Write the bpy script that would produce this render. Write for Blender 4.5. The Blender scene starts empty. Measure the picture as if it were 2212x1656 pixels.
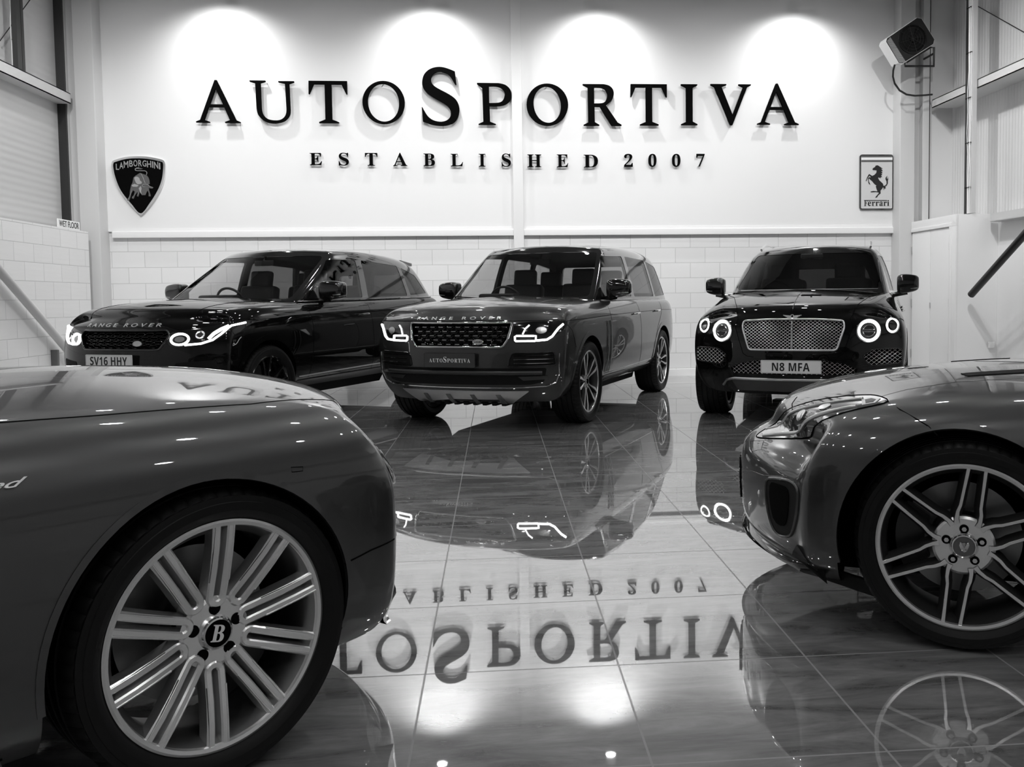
import bpy, bmesh, math, random
from mathutils import Vector, Matrix
from mathutils.bvhtree import BVHTree
S = bpy.context.scene
COL = S.collection
PI = math.pi
R = math.radians

# ------------------------------------------------------------------ camera, world, lights, exposure
cam = bpy.data.objects.new('camera', bpy.data.cameras.new('camera'))
COL.objects.link(cam)
S.camera = cam
_yaw, _pitch, _roll, _eye = .0847, -.0537, .0122, 1.185
_f = Vector((math.sin(_yaw) * math.cos(_pitch), math.cos(_yaw) * math.cos(_pitch), math.sin(_pitch)))
_r = Vector((math.cos(_yaw), -math.sin(_yaw), 0))
_d = _f.cross(_r)
_r2 = _r * math.cos(_roll) + _d * math.sin(_roll)
_u2 = -(_d * math.cos(_roll) - _r * math.sin(_roll))
cam.matrix_world = Matrix(((_r2.x, _u2.x, -_f.x, 0), (_r2.y, _u2.y, -_f.y, 0), (_r2.z, _u2.z, -_f.z, _eye), (0, 0, 0, 1)))
cam.data.sensor_width = 36
cam.data.lens = 1918.99 / 2212 * 36
cam.data.shift_x = (1106 - 1233.26) / 2212
cam.data.shift_y = (746.97 - 828) / 2212
cam.data.clip_start = .05
cam.data.clip_end = 80

S.view_settings.view_transform = 'Standard'
S.view_settings.look = 'None'
S.view_settings.gamma = 1
S.view_settings.exposure = 0.42
S.view_settings.use_curve_mapping = False
S.cycles.max_bounces = 8
S.cycles.transparent_max_bounces = 12

W = bpy.data.worlds.new('world')
S.world = W
W.use_nodes = True
W.node_tree.nodes['Background'].inputs[0].default_value = (.5, .5, .5, 1)
W.node_tree.nodes['Background'].inputs[1].default_value = .3

DW = 13.12          # depth of the sign wall
XL, XR = -5.52, 6.83
CEIL = 6.1
LAMP_Z = 5.45
WASH = [(-3.72, 12.5), (-.86, 12.5), (1.57, 12.5), (4.5, 12.5)]
def spot(name, loc, power, ang, blend, aim=(0, 0, -1), r=.05):
    l = bpy.data.lights.new(name, 'SPOT')
    l.energy = power
    l.spot_size = R(ang)
    l.spot_blend = blend
    l.shadow_soft_size = r
    o = bpy.data.objects.new(name, l)
    COL.objects.link(o)
    o.location = loc
    o.rotation_euler = Vector(aim).to_track_quat('-Z', 'Y').to_euler()
    return o
for x, y in WASH:
    spot('wall_wash_light', (x, y, LAMP_Z - .08), 76, 140, 1, (0, .42, -1))
for x in (-4.6, -2.3, 0, 2.3, 4.6):
    spot('wall_fill_light', (x, 8.3, CEIL - .25), 330, 88, 1, (0, 4.8, -4.7))  # added fill with no fixture, brightens the sign wall
for s_, x_ in ((-1, XL), (1, XR)):
    for y in (8.0, 10.6):
        spot('side_fill_light', (x_ - s_ * 2.6, y, CEIL - .25), 90 if s_ < 0 else 170, 95, 1, (s_ * 2.6, .6, -3.6))  # unseen fill added to lift the side walls, no lamp body
CEIL_LAMPS = [(x, y) for y in (11.0, 8.6, 6.2, 3.8, 1.4, -1.2, -3.4) for x in (-3.9, -1.3, 1.3, 3.9)]

# ------------------------------------------------------------------ materials
def mat(name, col=.5, rough=.5, metal=0, spec=.5, coat=0, emit=0, ior=None, coatr=.02):
    m = bpy.data.materials.new(name)
    m.use_nodes = True
    b = m.node_tree.nodes['Principled BSDF']
    c = col if isinstance(col, tuple) else (col, col, col)
    b.inputs['Base Color'].default_value = (*c, 1)
    b.inputs['Roughness'].default_value = rough
    b.inputs['Metallic'].default_value = metal
    b.inputs['Specular IOR Level'].default_value = spec
    b.inputs['Coat Weight'].default_value = coat
    b.inputs['Coat Roughness'].default_value = coatr
    if ior:
        b.inputs['IOR'].default_value = ior
    if emit:
        b.inputs['Emission Color'].default_value = (1, 1, 1, 1)
        b.inputs['Emission Strength'].default_value = emit
    return m
def nodes(m):
    nt = m.node_tree
    return nt, nt.nodes, nt.links, nt.nodes['Principled BSDF']
def noise_bump(m, scale, strength, dist=.002, colvar=0, stretch=(1, 1, 1), detail=3):
    nt, N, L, b = nodes(m)
    tc = N.new('ShaderNodeTexCoord')
    mp = N.new('ShaderNodeMapping')
    mp.inputs['Scale'].default_value = stretch
    nz = N.new('ShaderNodeTexNoise')
    nz.inputs['Scale'].default_value = scale
    nz.inputs['Detail'].default_value = detail
    L.new(tc.outputs['Object'], mp.inputs[0])
    L.new(mp.outputs[0], nz.inputs['Vector'])
    bp = N.new('ShaderNodeBump')
    bp.inputs['Strength'].default_value = strength
    bp.inputs['Distance'].default_value = dist
    L.new(nz.outputs['Fac'], bp.inputs['Height'])
    L.new(bp.outputs[0], b.inputs['Normal'])
    if colvar:
        c = b.inputs['Base Color'].default_value[0]
        r = N.new('ShaderNodeMapRange')
        r.inputs['From Min'].default_value = .3
        r.inputs['From Max'].default_value = .7
        r.inputs['To Min'].default_value = c * (1 - colvar)
        r.inputs['To Max'].default_value = c * (1 + colvar)
        L.new(nz.outputs['Fac'], r.inputs[0])
        L.new(r.outputs[0], b.inputs['Base Color'])
    return m
M = {}
M['wall'] = noise_bump(mat('painted_board', .80, .6), 60, .05)
M['trim'] = mat('white_trim', .78, .5)
M['steel'] = noise_bump(mat('painted_steel', .62, .45), 30, .05)
M['clad'] = mat('cladding_panel', .72, .45)
M['ceil'] = noise_bump(mat('ceiling_sheet', .20, .7), 8, .1)
M['back'] = noise_bump(mat('grey_plaster', .5, .7), 8, .1)
M['white'] = mat('white_gloss_paint', .84, .35)
M['black'] = mat('black_satin', .012, .4)
M['letter'] = mat('black_acrylic', .004, .6, spec=0)
M['gloss'] = mat('black_gloss', .006, .08, coat=1)
M['rubber'] = noise_bump(mat('tyre_rubber', .005, .5, spec=.22), 120, .1, .001)
M['dark'] = mat('dark_plastic', .006, .7, spec=.2)
M['void'] = mat('dark_recess', .003, .9, spec=.05)
M['chrome'] = mat('chrome', .85, .08, 1)
M['satin'] = mat('satin_silver', .62, .32, 1)
M['alloy'] = noise_bump(mat('machined_alloy', .88, .24, .9), 200, .05, .001)
M['alloyd'] = mat('grey_alloy', .16, .35, .7)
M['satin2'] = mat('satin_grey', .28, .3, .9)
M['graphite'] = mat('graphite_alloy', .05, .35, .6)
M['disc'] = noise_bump(mat('brake_steel', .25, .35, 1), 40, .1)
M['mesh'] = mat('bright_mesh', .80, .28, .7)
M['plate'] = mat('plate_white', .88, .35)
M['ink'] = mat('plate_ink', .01, .4)
M['grey_ink'] = mat('emblem_grey', .10, .45)
M['lamp'] = mat('lamp_glow', .9, .3, emit=3.5)
M['lamp2'] = mat('lamp_glow_soft', .8, .3, emit=1.6)
M['reflector'] = mat('lamp_reflector', .7, .15, 1)
M['int'] = mat('cabin_trim', .010, .6, spec=.3)
M['leather'] = mat('seat_leather', .010, .5, spec=.3)
M['plaster'] = M['white']
def paint(name, c, flake=0):
    m = mat(name, c, .35, .75 if flake else 0, .5 if flake else .0, coat=1, coatr=.01)
    return m
M['p_black'] = paint('black_car_paint', .004)
M['p_grey'] = paint('grey_metallic_paint', .045, 1)
M['p_gt'] = paint('anthracite_metallic_paint', .075, 1)
M['p_jag'] = paint('charcoal_metallic_paint', .06, 1)
def glass(name, tint, refl=1.5):
    m = bpy.data.materials.new(name)
    m.use_nodes = True
    nt = m.node_tree
    nt.nodes.clear()
    out = nt.nodes.new('ShaderNodeOutputMaterial')
    mix = nt.nodes.new('ShaderNodeMixShader')
    fr = nt.nodes.new('ShaderNodeFresnel')
    fr.inputs[0].default_value = refl
    t = nt.nodes.new('ShaderNodeBsdfTransparent')
    t.inputs[0].default_value = (tint, tint, tint, 1)
    g = nt.nodes.new('ShaderNodeBsdfGlossy')
    g.inputs['Roughness'].default_value = .01
    ge = nt.nodes.new('ShaderNodeNewGeometry')
    iv = nt.nodes.new('ShaderNodeMath')
    iv.operation = 'SUBTRACT'
    iv.inputs[0].default_value = 1
    nt.links.new(ge.outputs['Backfacing'], iv.inputs[1])
    mu = nt.nodes.new('ShaderNodeMath')
    mu.operation = 'MULTIPLY'
    nt.links.new(fr.outputs[0], mu.inputs[0])
    nt.links.new(iv.outputs[0], mu.inputs[1])
    nt.links.new(mu.outputs[0], mix.inputs[0])
    nt.links.new(t.outputs[0], mix.inputs[1])
    nt.links.new(g.outputs[0], mix.inputs[2])
    nt.links.new(mix.outputs[0], out.inputs[0])
    return m
M['glass'] = glass('clear_tinted_glass', .88)
M['privacy'] = glass('privacy_glass', .42, 1.55)
M['lens'] = glass('lamp_cover', .85, 1.45)

def brick_mat(name, axis, zoff, col=.80):
    m = mat(name, col, .5)
    nt, N, L, b = nodes(m)
    g = N.new('ShaderNodeNewGeometry')
    sp = N.new('ShaderNodeSeparateXYZ')
    L.new(g.outputs['Position'], sp.inputs[0])
    cb = N.new('ShaderNodeCombineXYZ')
    L.new(sp.outputs[axis], cb.inputs[0])
    ad = N.new('ShaderNodeMath')
    ad.operation = 'SUBTRACT'
    ad.inputs[1].default_value = zoff
    L.new(sp.outputs[2], ad.inputs[0])
    L.new(ad.outputs[0], cb.inputs[1])
    br = N.new('ShaderNodeTexBrick')
    br.inputs['Scale'].default_value = 1
    br.inputs['Brick Width'].default_value = .45
    br.inputs['Row Height'].default_value = .225
    br.inputs['Mortar Size'].default_value = .005
    br.inputs['Mortar Smooth'].default_value = .5
    br.inputs['Color1'].default_value = (col, col, col, 1)
    br.inputs['Color2'].default_value = (col * .96,) * 3 + (1,)
    br.inputs['Mortar'].default_value = (col * .70,) * 3 + (1,)
    L.new(cb.outputs[0], br.inputs['Vector'])
    L.new(br.outputs['Color'], b.inputs['Base Color'])
    nz = N.new('ShaderNodeTexNoise')
    nz.inputs['Scale'].default_value = 25
    mx = N.new('ShaderNodeMath')
    mx.operation = 'MULTIPLY_ADD'
    L.new(br.outputs['Fac'], mx.inputs[0])
    mx.inputs[1].default_value = -1
    L.new(nz.outputs['Fac'], mx.inputs[2])
    bp = N.new('ShaderNodeBump')
    bp.inputs['Strength'].default_value = .35
    bp.inputs['Distance'].default_value = .008
    L.new(mx.outputs[0], bp.inputs['Height'])
    L.new(bp.outputs[0], b.inputs['Normal'])
    return m
M['brick_b'] = brick_mat('painted_blockwork', 0, .117)
M['brick_s'] = brick_mat('painted_blockwork_side', 1, .117)

def ribbed(name, axis, freq, col=.70, amt=.25):
    m = mat(name, col, .45)
    nt, N, L, b = nodes(m)
    g = N.new('ShaderNodeNewGeometry')
    sp = N.new('ShaderNodeSeparateXYZ')
    L.new(g.outputs['Position'], sp.inputs[0])
    k = N.new('ShaderNodeMath')
    k.operation = 'MULTIPLY'
    k.inputs[1].default_value = freq
    L.new(sp.outputs[axis], k.inputs[0])
    s = N.new('ShaderNodeMath')
    s.operation = 'SINE'
    L.new(k.outputs[0], s.inputs[0])
    bp = N.new('ShaderNodeBump')
    bp.inputs['Strength'].default_value = amt
    bp.inputs['Distance'].default_value = .01
    L.new(s.outputs[0], bp.inputs['Height'])
    L.new(bp.outputs[0], b.inputs['Normal'])
    return m
M['rib_h'] = ribbed('cladding_horizontal_rib', 2, 70, .55, .12)
M['rib_v'] = ribbed('cladding_vertical_rib', 1, 90)

def floor_mat():
    m = bpy.data.materials.new('polished_porcelain_tile')
    m.use_nodes = True
    nt, N, L, b = nodes(m)
    g = N.new('ShaderNodeNewGeometry')
    mp = N.new('ShaderNodeMapping')
    T = .6 * 1.185 / 1.15
    mp.inputs['Location'].default_value = (-.3675 * 1.185 / 1.15, -2.1066 * 1.185 / 1.15, 0)
    L.new(g.outputs['Position'], mp.inputs[0])
    br = N.new('ShaderNodeTexBrick')
    br.offset = 0
    br.inputs['Scale'].default_value = 1
    br.inputs['Brick Width'].default_value = T
    br.inputs['Row Height'].default_value = T
    br.inputs['Mortar Size'].default_value = .0034
    br.inputs['Mortar Smooth'].default_value = .1
    br.inputs['Bias'].default_value = 0
    br.inputs['Color1'].default_value = (0, 0, 0, 1)
    br.inputs['Color2'].default_value = (1, 1, 1, 1)
    L.new(mp.outputs[0], br.inputs['Vector'])
    m2 = N.new('ShaderNodeMapping')
    m2.inputs['Scale'].default_value = (1.3, 6, 1)
    m2.inputs['Rotation'].default_value = (0, 0, .06)
    L.new(g.outputs['Position'], m2.inputs[0])
    n1 = N.new('ShaderNodeTexNoise')
    n1.inputs['Scale'].default_value = 1.6
    n1.inputs['Detail'].default_value = 9
    n1.inputs['Roughness'].default_value = .68
    n1.inputs['Distortion'].default_value = .6
    L.new(m2.outputs[0], n1.inputs['Vector'])
    cr = N.new('ShaderNodeValToRGB')
    cr.color_ramp.elements[0].position = .36
    cr.color_ramp.elements[0].color = (.12, .12, .12, 1)
    cr.color_ramp.elements[1].position = .68
    cr.color_ramp.elements[1].color = (.37, .37, .37, 1)
    L.new(n1.outputs['Fac'], cr.inputs[0])
    mix = N.new('ShaderNodeMixRGB')
    L.new(br.outputs['Fac'], mix.inputs[0])
    L.new(cr.outputs[0], mix.inputs[1])
    mix.inputs[2].default_value = (.30, .30, .30, 1)
    L.new(mix.outputs[0], b.inputs['Base Color'])
    b.inputs['Roughness'].default_value = .45
    b.inputs['Specular IOR Level'].default_value = .3
    gl = N.new('ShaderNodeBsdfGlossy')
    gl.inputs['Roughness'].default_value = .014
    gl.inputs['Color'].default_value = (1, 1, 1, 1)
    bp = N.new('ShaderNodeBump')
    bp.inputs['Strength'].default_value = .02
    bp.inputs['Distance'].default_value = .001
    n3 = N.new('ShaderNodeTexNoise')
    n3.inputs['Scale'].default_value = 3
    L.new(n3.outputs['Fac'], bp.inputs['Height'])
    L.new(bp.outputs[0], gl.inputs['Normal'])
    fr = N.new('ShaderNodeFresnel')
    fr.inputs[0].default_value = 1.9
    mr = N.new('ShaderNodeMapRange')
    mr.inputs['From Min'].default_value = 0
    mr.inputs['From Max'].default_value = 1
    mr.inputs['To Min'].default_value = .26
    mr.inputs['To Max'].default_value = .95
    L.new(fr.outputs[0], mr.inputs[0])
    # the grout joints are dull
    mu = N.new('ShaderNodeMath')
    mu.operation = 'MULTIPLY'
    iv = N.new('ShaderNodeMath')
    iv.operation = 'MULTIPLY_ADD'
    L.new(br.outputs['Fac'], iv.inputs[0])
    iv.inputs[1].default_value = -.8
    iv.inputs[2].default_value = 1
    L.new(mr.outputs[0], mu.inputs[0])
    L.new(iv.outputs[0], mu.inputs[1])
    ms = N.new('ShaderNodeMixShader')
    L.new(mu.outputs[0], ms.inputs[0])
    L.new(b.outputs[0], ms.inputs[1])
    L.new(gl.outputs[0], ms.inputs[2])
    L.new(ms.outputs[0], N['Material Output'].inputs[0])
    return m
M['floor'] = floor_mat()

# ------------------------------------------------------------------ mesh helpers
def link(name, me, m=None, parent=None):
    o = bpy.data.objects.new(name, me)
    COL.objects.link(o)
    if m is not None and me is not None:
        ms = m if isinstance(m, (list, tuple)) else [m]
        if len(me.materials) == 0:
            for q in ms:
                me.materials.append(M[q] if isinstance(q, str) else q)
    if parent is not None:
        o.parent = parent
    return o
def tag(o, label=None, cat=None, group=None, kind=None):
    if label: o['label'] = label
    if cat: o['category'] = cat
    if group: o['group'] = group
    if kind: o['kind'] = kind
    return o
def thing(name, label, cat, loc=(0, 0, 0), rz=0, group=None):
    o = bpy.data.objects.new(name, None)
    COL.objects.link(o)
    o.location = loc
    o.rotation_euler = (0, 0, rz)
    return tag(o, label, cat, group)
def copy_tree(o, parent=None):
    c = o.copy()
    COL.objects.link(c)
    c.parent = parent
    for ch in list(o.children):
        copy_tree(ch, c)
    return c
def finish(bm, smooth=35, name='mesh', recalc=True):
    if recalc:
        bmesh.ops.recalc_face_normals(bm, faces=bm.faces[:])
    me = bpy.data.meshes.new(name)
    bm.to_mesh(me)
    bm.free()
    if smooth:
        shade(me, smooth)
    return me
def shade(me, ang=35):
    me.polygons.foreach_set('use_smooth', [True] * len(me.polygons))
    me.set_sharp_from_angle(angle=R(ang))
    me.update()
def add_box(bm, c, s, rot=None, mi=0, bevel=0):
    t = bmesh.ops.create_cube(bm, size=1)['verts']
    mt = Matrix.Translation(c) @ (rot.to_4x4() if rot else Matrix()) @ Matrix.Diagonal((*s, 1))
    bmesh.ops.transform(bm, matrix=mt, verts=t)
    fs = {f for v in t for f in v.link_faces}
    for f in fs: f.material_index = mi
    if bevel:
        es = list({e for v in t for e in v.link_edges})
        bmesh.ops.bevel(bm, geom=es, offset=bevel, segments=3, profile=.6, affect='EDGES', clamp_overlap=True)
def box(name, lo, hi, m, parent=None, bevel=0):
    bm = bmesh.new()
    lo, hi = Vector(lo), Vector(hi)
    add_box(bm, (lo + hi) / 2, (hi - lo), bevel=bevel)
    return link(name, finish(bm, 40 if bevel else 0), m, parent)
def add_tube(bm, pts, r, seg=8, closed=False, mi=0, caps=True, flat=1.0):
    pts = [Vector(p) for p in pts]
    n = len(pts)
    rr = r if isinstance(r, (list, tuple)) else [r] * n
    rings = []
    up = None
    for i, p in enumerate(pts):
        if closed:
            d = pts[(i + 1) % n] - pts[i - 1]
        else:
            d = pts[min(i + 1, n - 1)] - pts[max(i - 1, 0)]
        if d.length < 1e-9: d = Vector((1, 0, 0))
        d.normalize()
        if up is None:
            a = Vector((0, 0, 1)) if abs(d.z) < .9 else Vector((1, 0, 0))
            up = (a - d * a.dot(d)).normalized()
        else:
            up = (up - d * up.dot(d))
            up = up.normalized() if up.length > 1e-6 else d.orthogonal().normalized()
        s = d.cross(up)
        rings.append([bm.verts.new(p + (up * math.cos(2 * PI * k / seg) + s * math.sin(2 * PI * k / seg) * flat) * rr[i]) for k in range(seg)])
    m_ = n if closed else n - 1
    for i in range(m_):
        A, B = rings[i], rings[(i + 1) % n]
        for k in range(seg):
            f = bm.faces.new((A[k], A[(k + 1) % seg], B[(k + 1) % seg], B[k]))
            f.material_index = mi
    if caps and not closed:
        bm.faces.new(rings[0]).material_index = mi
        bm.faces.new(rings[-1][::-1]).material_index = mi
def tube(name, pts, r, m, parent=None, seg=10, closed=False):
    bm = bmesh.new()
    add_tube(bm, pts, r, seg, closed)
    return link(name, finish(bm, 40), m, parent)
def add_lathe(bm, prof, seg=64, mi=0, rmod=None, closed=True):
    """prof: list of (radius, y); axis is Y"""
    rings = []
    for pi_, (r, y) in enumerate(prof):
        ring = []
        for k in range(seg):
            a = 2 * PI * k / seg
            q = r + (rmod(pi_, k) if rmod else 0)
            ring.append(bm.verts.new((q * math.cos(a), y, q * math.sin(a))))
        rings.append(ring)
    n = len(rings)
    for i in range(n if closed else n - 1):
        A, B = rings[i], rings[(i + 1) % n]
        for k in range(seg):
            bm.faces.new((A[k], A[(k + 1) % seg], B[(k + 1) % seg], B[k])).material_index = mi
    return rings
def add_disc(bm, r, y, seg=48, mi=0, c=(0, 0)):
    vs = [bm.verts.new((c[0] + r * math.cos(2 * PI * k / seg), y, c[1] + r * math.sin(2 * PI * k / seg))) for k in range(seg)]
    bm.faces.new(vs).material_index = mi
def add_cyl(bm, c, r, y0, y1, seg=20, mi=0, r1=None):
    A = [bm.verts.new((c[0] + r * math.cos(2 * PI * k / seg), y0, c[1] + r * math.sin(2 * PI * k / seg))) for k in range(seg)]
    r1 = r if r1 is None else r1
    B = [bm.verts.new((c[0] + r1 * math.cos(2 * PI * k / seg), y1, c[1] + r1 * math.sin(2 * PI * k / seg))) for k in range(seg)]
    for k in range(seg):
        bm.faces.new((A[k], A[(k + 1) % seg], B[(k + 1) % seg], B[k])).material_index = mi
    bm.faces.new(A).material_index = mi
    bm.faces.new(B[::-1]).material_index = mi
def add_prism(bm, pts, axis, a, b, mi=0):
    """closed 2D outline extruded along an axis: 'x' (y,z), 'y' (x,z), 'z' (x,y)"""
    def mk(u, v, w):
        return {'x': (w, u, v), 'y': (u, w, v), 'z': (u, v, w)}[axis]
    A = [bm.verts.new(mk(u, v, a)) for u, v in pts]
    B = [bm.verts.new(mk(u, v, b)) for u, v in pts]
    n = len(pts)
    bm.faces.new(A).material_index = mi
    bm.faces.new(B[::-1]).material_index = mi
    for k in range(n):
        bm.faces.new((A[k], B[k], B[(k + 1) % n], A[(k + 1) % n])).material_index = mi
def round_poly(pts, r=.02, n=4):
    out = []
    m = len(pts)
    for i in range(m):
        p0, p1, p2 = Vector(pts[i - 1]), Vector(pts[i]), Vector(pts[(i + 1) % m])
        a, b = p0 - p1, p2 - p1
        rr = min(r, a.length * .45, b.length * .45)
        s, e = p1 + a.normalized() * rr, p1 + b.normalized() * rr
        for k in range(n + 1):
            t = k / n
            q = s * (1 - t) ** 2 + p1 * 2 * t * (1 - t) + e * t ** 2
            out.append((q.x, q.y))
    return out
def smooth_poly(pts, n=6, closed=True):
    """Catmull-Rom through the points"""
    P = [Vector(p) for p in pts]
    m = len(P)
    out = []
    for i in range(m if closed else m - 1):
        p0 = P[i - 1] if (closed or i > 0) else P[i]
        p1, p2 = P[i], P[(i + 1) % m]
        p3 = P[(i + 2) % m] if (closed or i + 2 < m) else p2
        for k in range(n):
            t = k / n
            q = .5 * ((2 * p1) + (p2 - p0) * t + (2 * p0 - 5 * p1 + 4 * p2 - p3) * t * t + (3 * p1 - p0 - 3 * p2 + p3) * t ** 3)
            out.append(tuple(q))
    if not closed:
        out.append(tuple(P[-1]))
    return out
def ellipse(cx, cy, rx, ry, n=32):
    return [(cx + rx * math.cos(2 * PI * k / n), cy + ry * math.sin(2 * PI * k / n)) for k in range(n)]

# ---- text: flat triangulated glyph outlines
SERIF = {c: chr(0x1D400 + ord(c) - 65) for c in 'ABCDEFGHIJKLMNOPQRSTUVWXYZ'}
SANSB = {c: chr(0x1D5D4 + ord(c) - 65) for c in 'ABCDEFGHIJKLMNOPQRSTUVWXYZ'}
SANSB.update({str(d): chr(0x1D7EC + d) for d in range(10)})
SERIF.update({str(d): chr(0x1D7CE + d) for d in range(10)})
SERIF.update({c: chr(0x1D41A + ord(c) - 97) for c in 'abcdefghijklmnopqrstuvwxyz'})
def glyphs(text, offset=0, serif=False, spacing=1.0, shear=0):
    if serif == 'sans': text = ''.join(SANSB.get(c, c) for c in text)
    elif serif: text = ''.join(SERIF.get(c, c) for c in text)
    c = bpy.data.curves.new('txt', 'FONT')
    c.body = text
    c.offset = offset
    c.space_character = spacing
    c.shear = shear
    c.fill_mode = 'FRONT'
    c.resolution_u = 5
    o = bpy.data.objects.new('txt', c)
    COL.objects.link(o)
    bpy.context.view_layer.update()
    me = o.evaluated_get(bpy.context.evaluated_depsgraph_get()).to_mesh()
    V = [(v.co.x, v.co.y) for v in me.vertices]
    F = [tuple(p.vertices) for p in me.polygons]
    o.evaluated_get(bpy.context.evaluated_depsgraph_get()).to_mesh_clear()
    bpy.data.objects.remove(o)
    bpy.data.curves.remove(c)
    return V, F
def fit2d(V, x0, x1, y0, y1):
    ax, bx = min(v[0] for v in V), max(v[0] for v in V)
    ay, by = min(v[1] for v in V), max(v[1] for v in V)
    return [(x0 + (v[0] - ax) / (bx - ax) * (x1 - x0), y0 + (v[1] - ay) / (by - ay) * (y1 - y0)) for v in V]
def solid2d(V, F, fn, thick, name='solid'):
    """fn(u,v,h) -> 3D point; h is height above the surface"""
    bm = bmesh.new()
    vs = [bm.verts.new((x, y, 0)) for x, y in V]
    for f in F:
        try: bm.faces.new([vs[i] for i in f])
        except ValueError: pass
    bmesh.ops.remove_doubles(bm, verts=bm.verts[:], dist=1e-6)
    r = bmesh.ops.extrude_face_region(bm, geom=bm.faces[:])
    for g in r['geom']:
        if isinstance(g, bmesh.types.BMVert): g.co.z = thick
    for v in bm.verts:
        v.co = fn(v.co.x, v.co.y, v.co.z)
    return finish(bm, 0, name)
def eval_mesh(o):
    bpy.context.view_layer.update()
    dg = bpy.context.evaluated_depsgraph_get()
    me = bpy.data.meshes.new_from_object(o.evaluated_get(dg), depsgraph=dg)
    return me
def boolean(me, cut_bm, mats):
    """cut the mesh with a closed cutter; cut faces take the cutter's material index"""
    bmesh.ops.recalc_face_normals(cut_bm, faces=cut_bm.faces[:])
    cm = bpy.data.meshes.new('cut')
    cut_bm.to_mesh(cm)
    cut_bm.free()
    a, b = bpy.data.objects.new('a', me), bpy.data.objects.new('b', cm)
    for q in (me, cm):
        if len(q.materials) == 0:
            for s in mats: q.materials.append(M[s] if isinstance(s, str) else s)
    COL.objects.link(a); COL.objects.link(b)
    md = a.modifiers.new('b', 'BOOLEAN')
    md.operation = 'DIFFERENCE'
    md.object = b
    md.solver = 'EXACT'
    md.use_self = True
    r = eval_mesh(a)
    bpy.data.objects.remove(a); bpy.data.objects.remove(b)
    return r

# ---- body surface: a deformed box lattice, subdivided
def lattice(sp, levels=3):
    X, Z, Wd = sp['x'], sp['z'], sp['w']
    nI, nK = len(X[0]), len(X)
    jf = sp.get('jf', [0, .32, .62, .86, 1])
    nJ = len(jf) - 1
    crown = sp['crown']
    bend = sp['bend']      # per station: how far the side trails the centre
    bk = sp.get('bk', [1] * nK)
    bp = sp.get('bp', 2.4)
    V = {}
    bm = bmesh.new()
    def P(i, j, k):
        s = -1 if j < 0 else 1
        f = jf[abs(j)]
        x = X[k][i] - bend[i] * bk[k] * f ** bp
        z = Z[k][i]
        if k == nK - 1: z += crown[i] * (1 - f ** 2)
        y = Wd[k][i] * f * s
        return (x, y, z)
    def vert(i, j, k):
        q = (i, j, k)
        if q not in V: V[q] = bm.verts.new(P(i, j, k))
        return V[q]
    for i in range(nI - 1):
        for k in range(nK - 1):
            for j in (-nJ, nJ):
                bm.faces.new((vert(i, j, k), vert(i + 1, j, k), vert(i + 1, j, k + 1), vert(i, j, k + 1)))
        for j in range(-nJ, nJ):
            for k in (0, nK - 1):
                bm.faces.new((vert(i, j, k), vert(i + 1, j, k), vert(i + 1, j + 1, k), vert(i, j + 1, k)))
    for k in range(nK - 1):
        for j in range(-nJ, nJ):
            for i in (0, nI - 1):
                bm.faces.new((vert(i, j, k), vert(i, j + 1, k), vert(i, j + 1, k + 1), vert(i, j, k + 1)))
    bmesh.ops.recalc_face_normals(bm, faces=bm.faces[:])
    me = bpy.data.meshes.new('cage')
    bm.to_mesh(me)
    bm.free()
    o = bpy.data.objects.new('cage', me)
    COL.objects.link(o)
    md = o.modifiers.new('s', 'SUBSURF')
    md.levels = levels
    md.render_levels = levels
    r = eval_mesh(o)
    bpy.data.objects.remove(o)
    return r
def bvh_of(me):
    return BVHTree.FromPolygons([v.co.copy() for v in me.vertices], [tuple(p.vertices) for p in me.polygons])
def caster(bvh, axis, side=1):
    """project (u,v) onto the surface along an axis; returns point, normal"""
    def f(u, v):
        if isinstance(axis, tuple):
            n, e1, e2 = axis
            o, d = e1 * u + e2 * v + n * 4, -n
        elif axis == 'x': o, d = Vector((3 * side, u, v)), Vector((-side, 0, 0))
        elif axis == 'x-': o, d = Vector((-8, u, v)), Vector((1, 0, 0))
        elif axis == 'y': o, d = Vector((u, 3 * side, v)), Vector((0, -side, 0))
        else: o, d = Vector((u, v, 4)), Vector((0, 0, -1))
        loc, nor, i, dist = bvh.ray_cast(o, d)
        if loc is None:
            o2 = o + d * (2.3 if axis != 'x-' else 4) if not isinstance(axis, tuple) else o + d * 3.1
            loc, nor, i, dist = bvh.find_nearest(o2)
        if nor.dot(d) > 0: nor = -nor
        return loc, nor
    return f
def frame_of(n):
    """an oblique view direction and its two in-plane axes"""
    n = Vector(n).normalized()
    e1 = Vector((0, 0, 1)).cross(n).normalized()
    return (n, e1, n.cross(e1))
def to_frame(fr, P):
    return [(Vector(p).dot(fr[1]), Vector(p).dot(fr[2])) for p in P]
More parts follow.
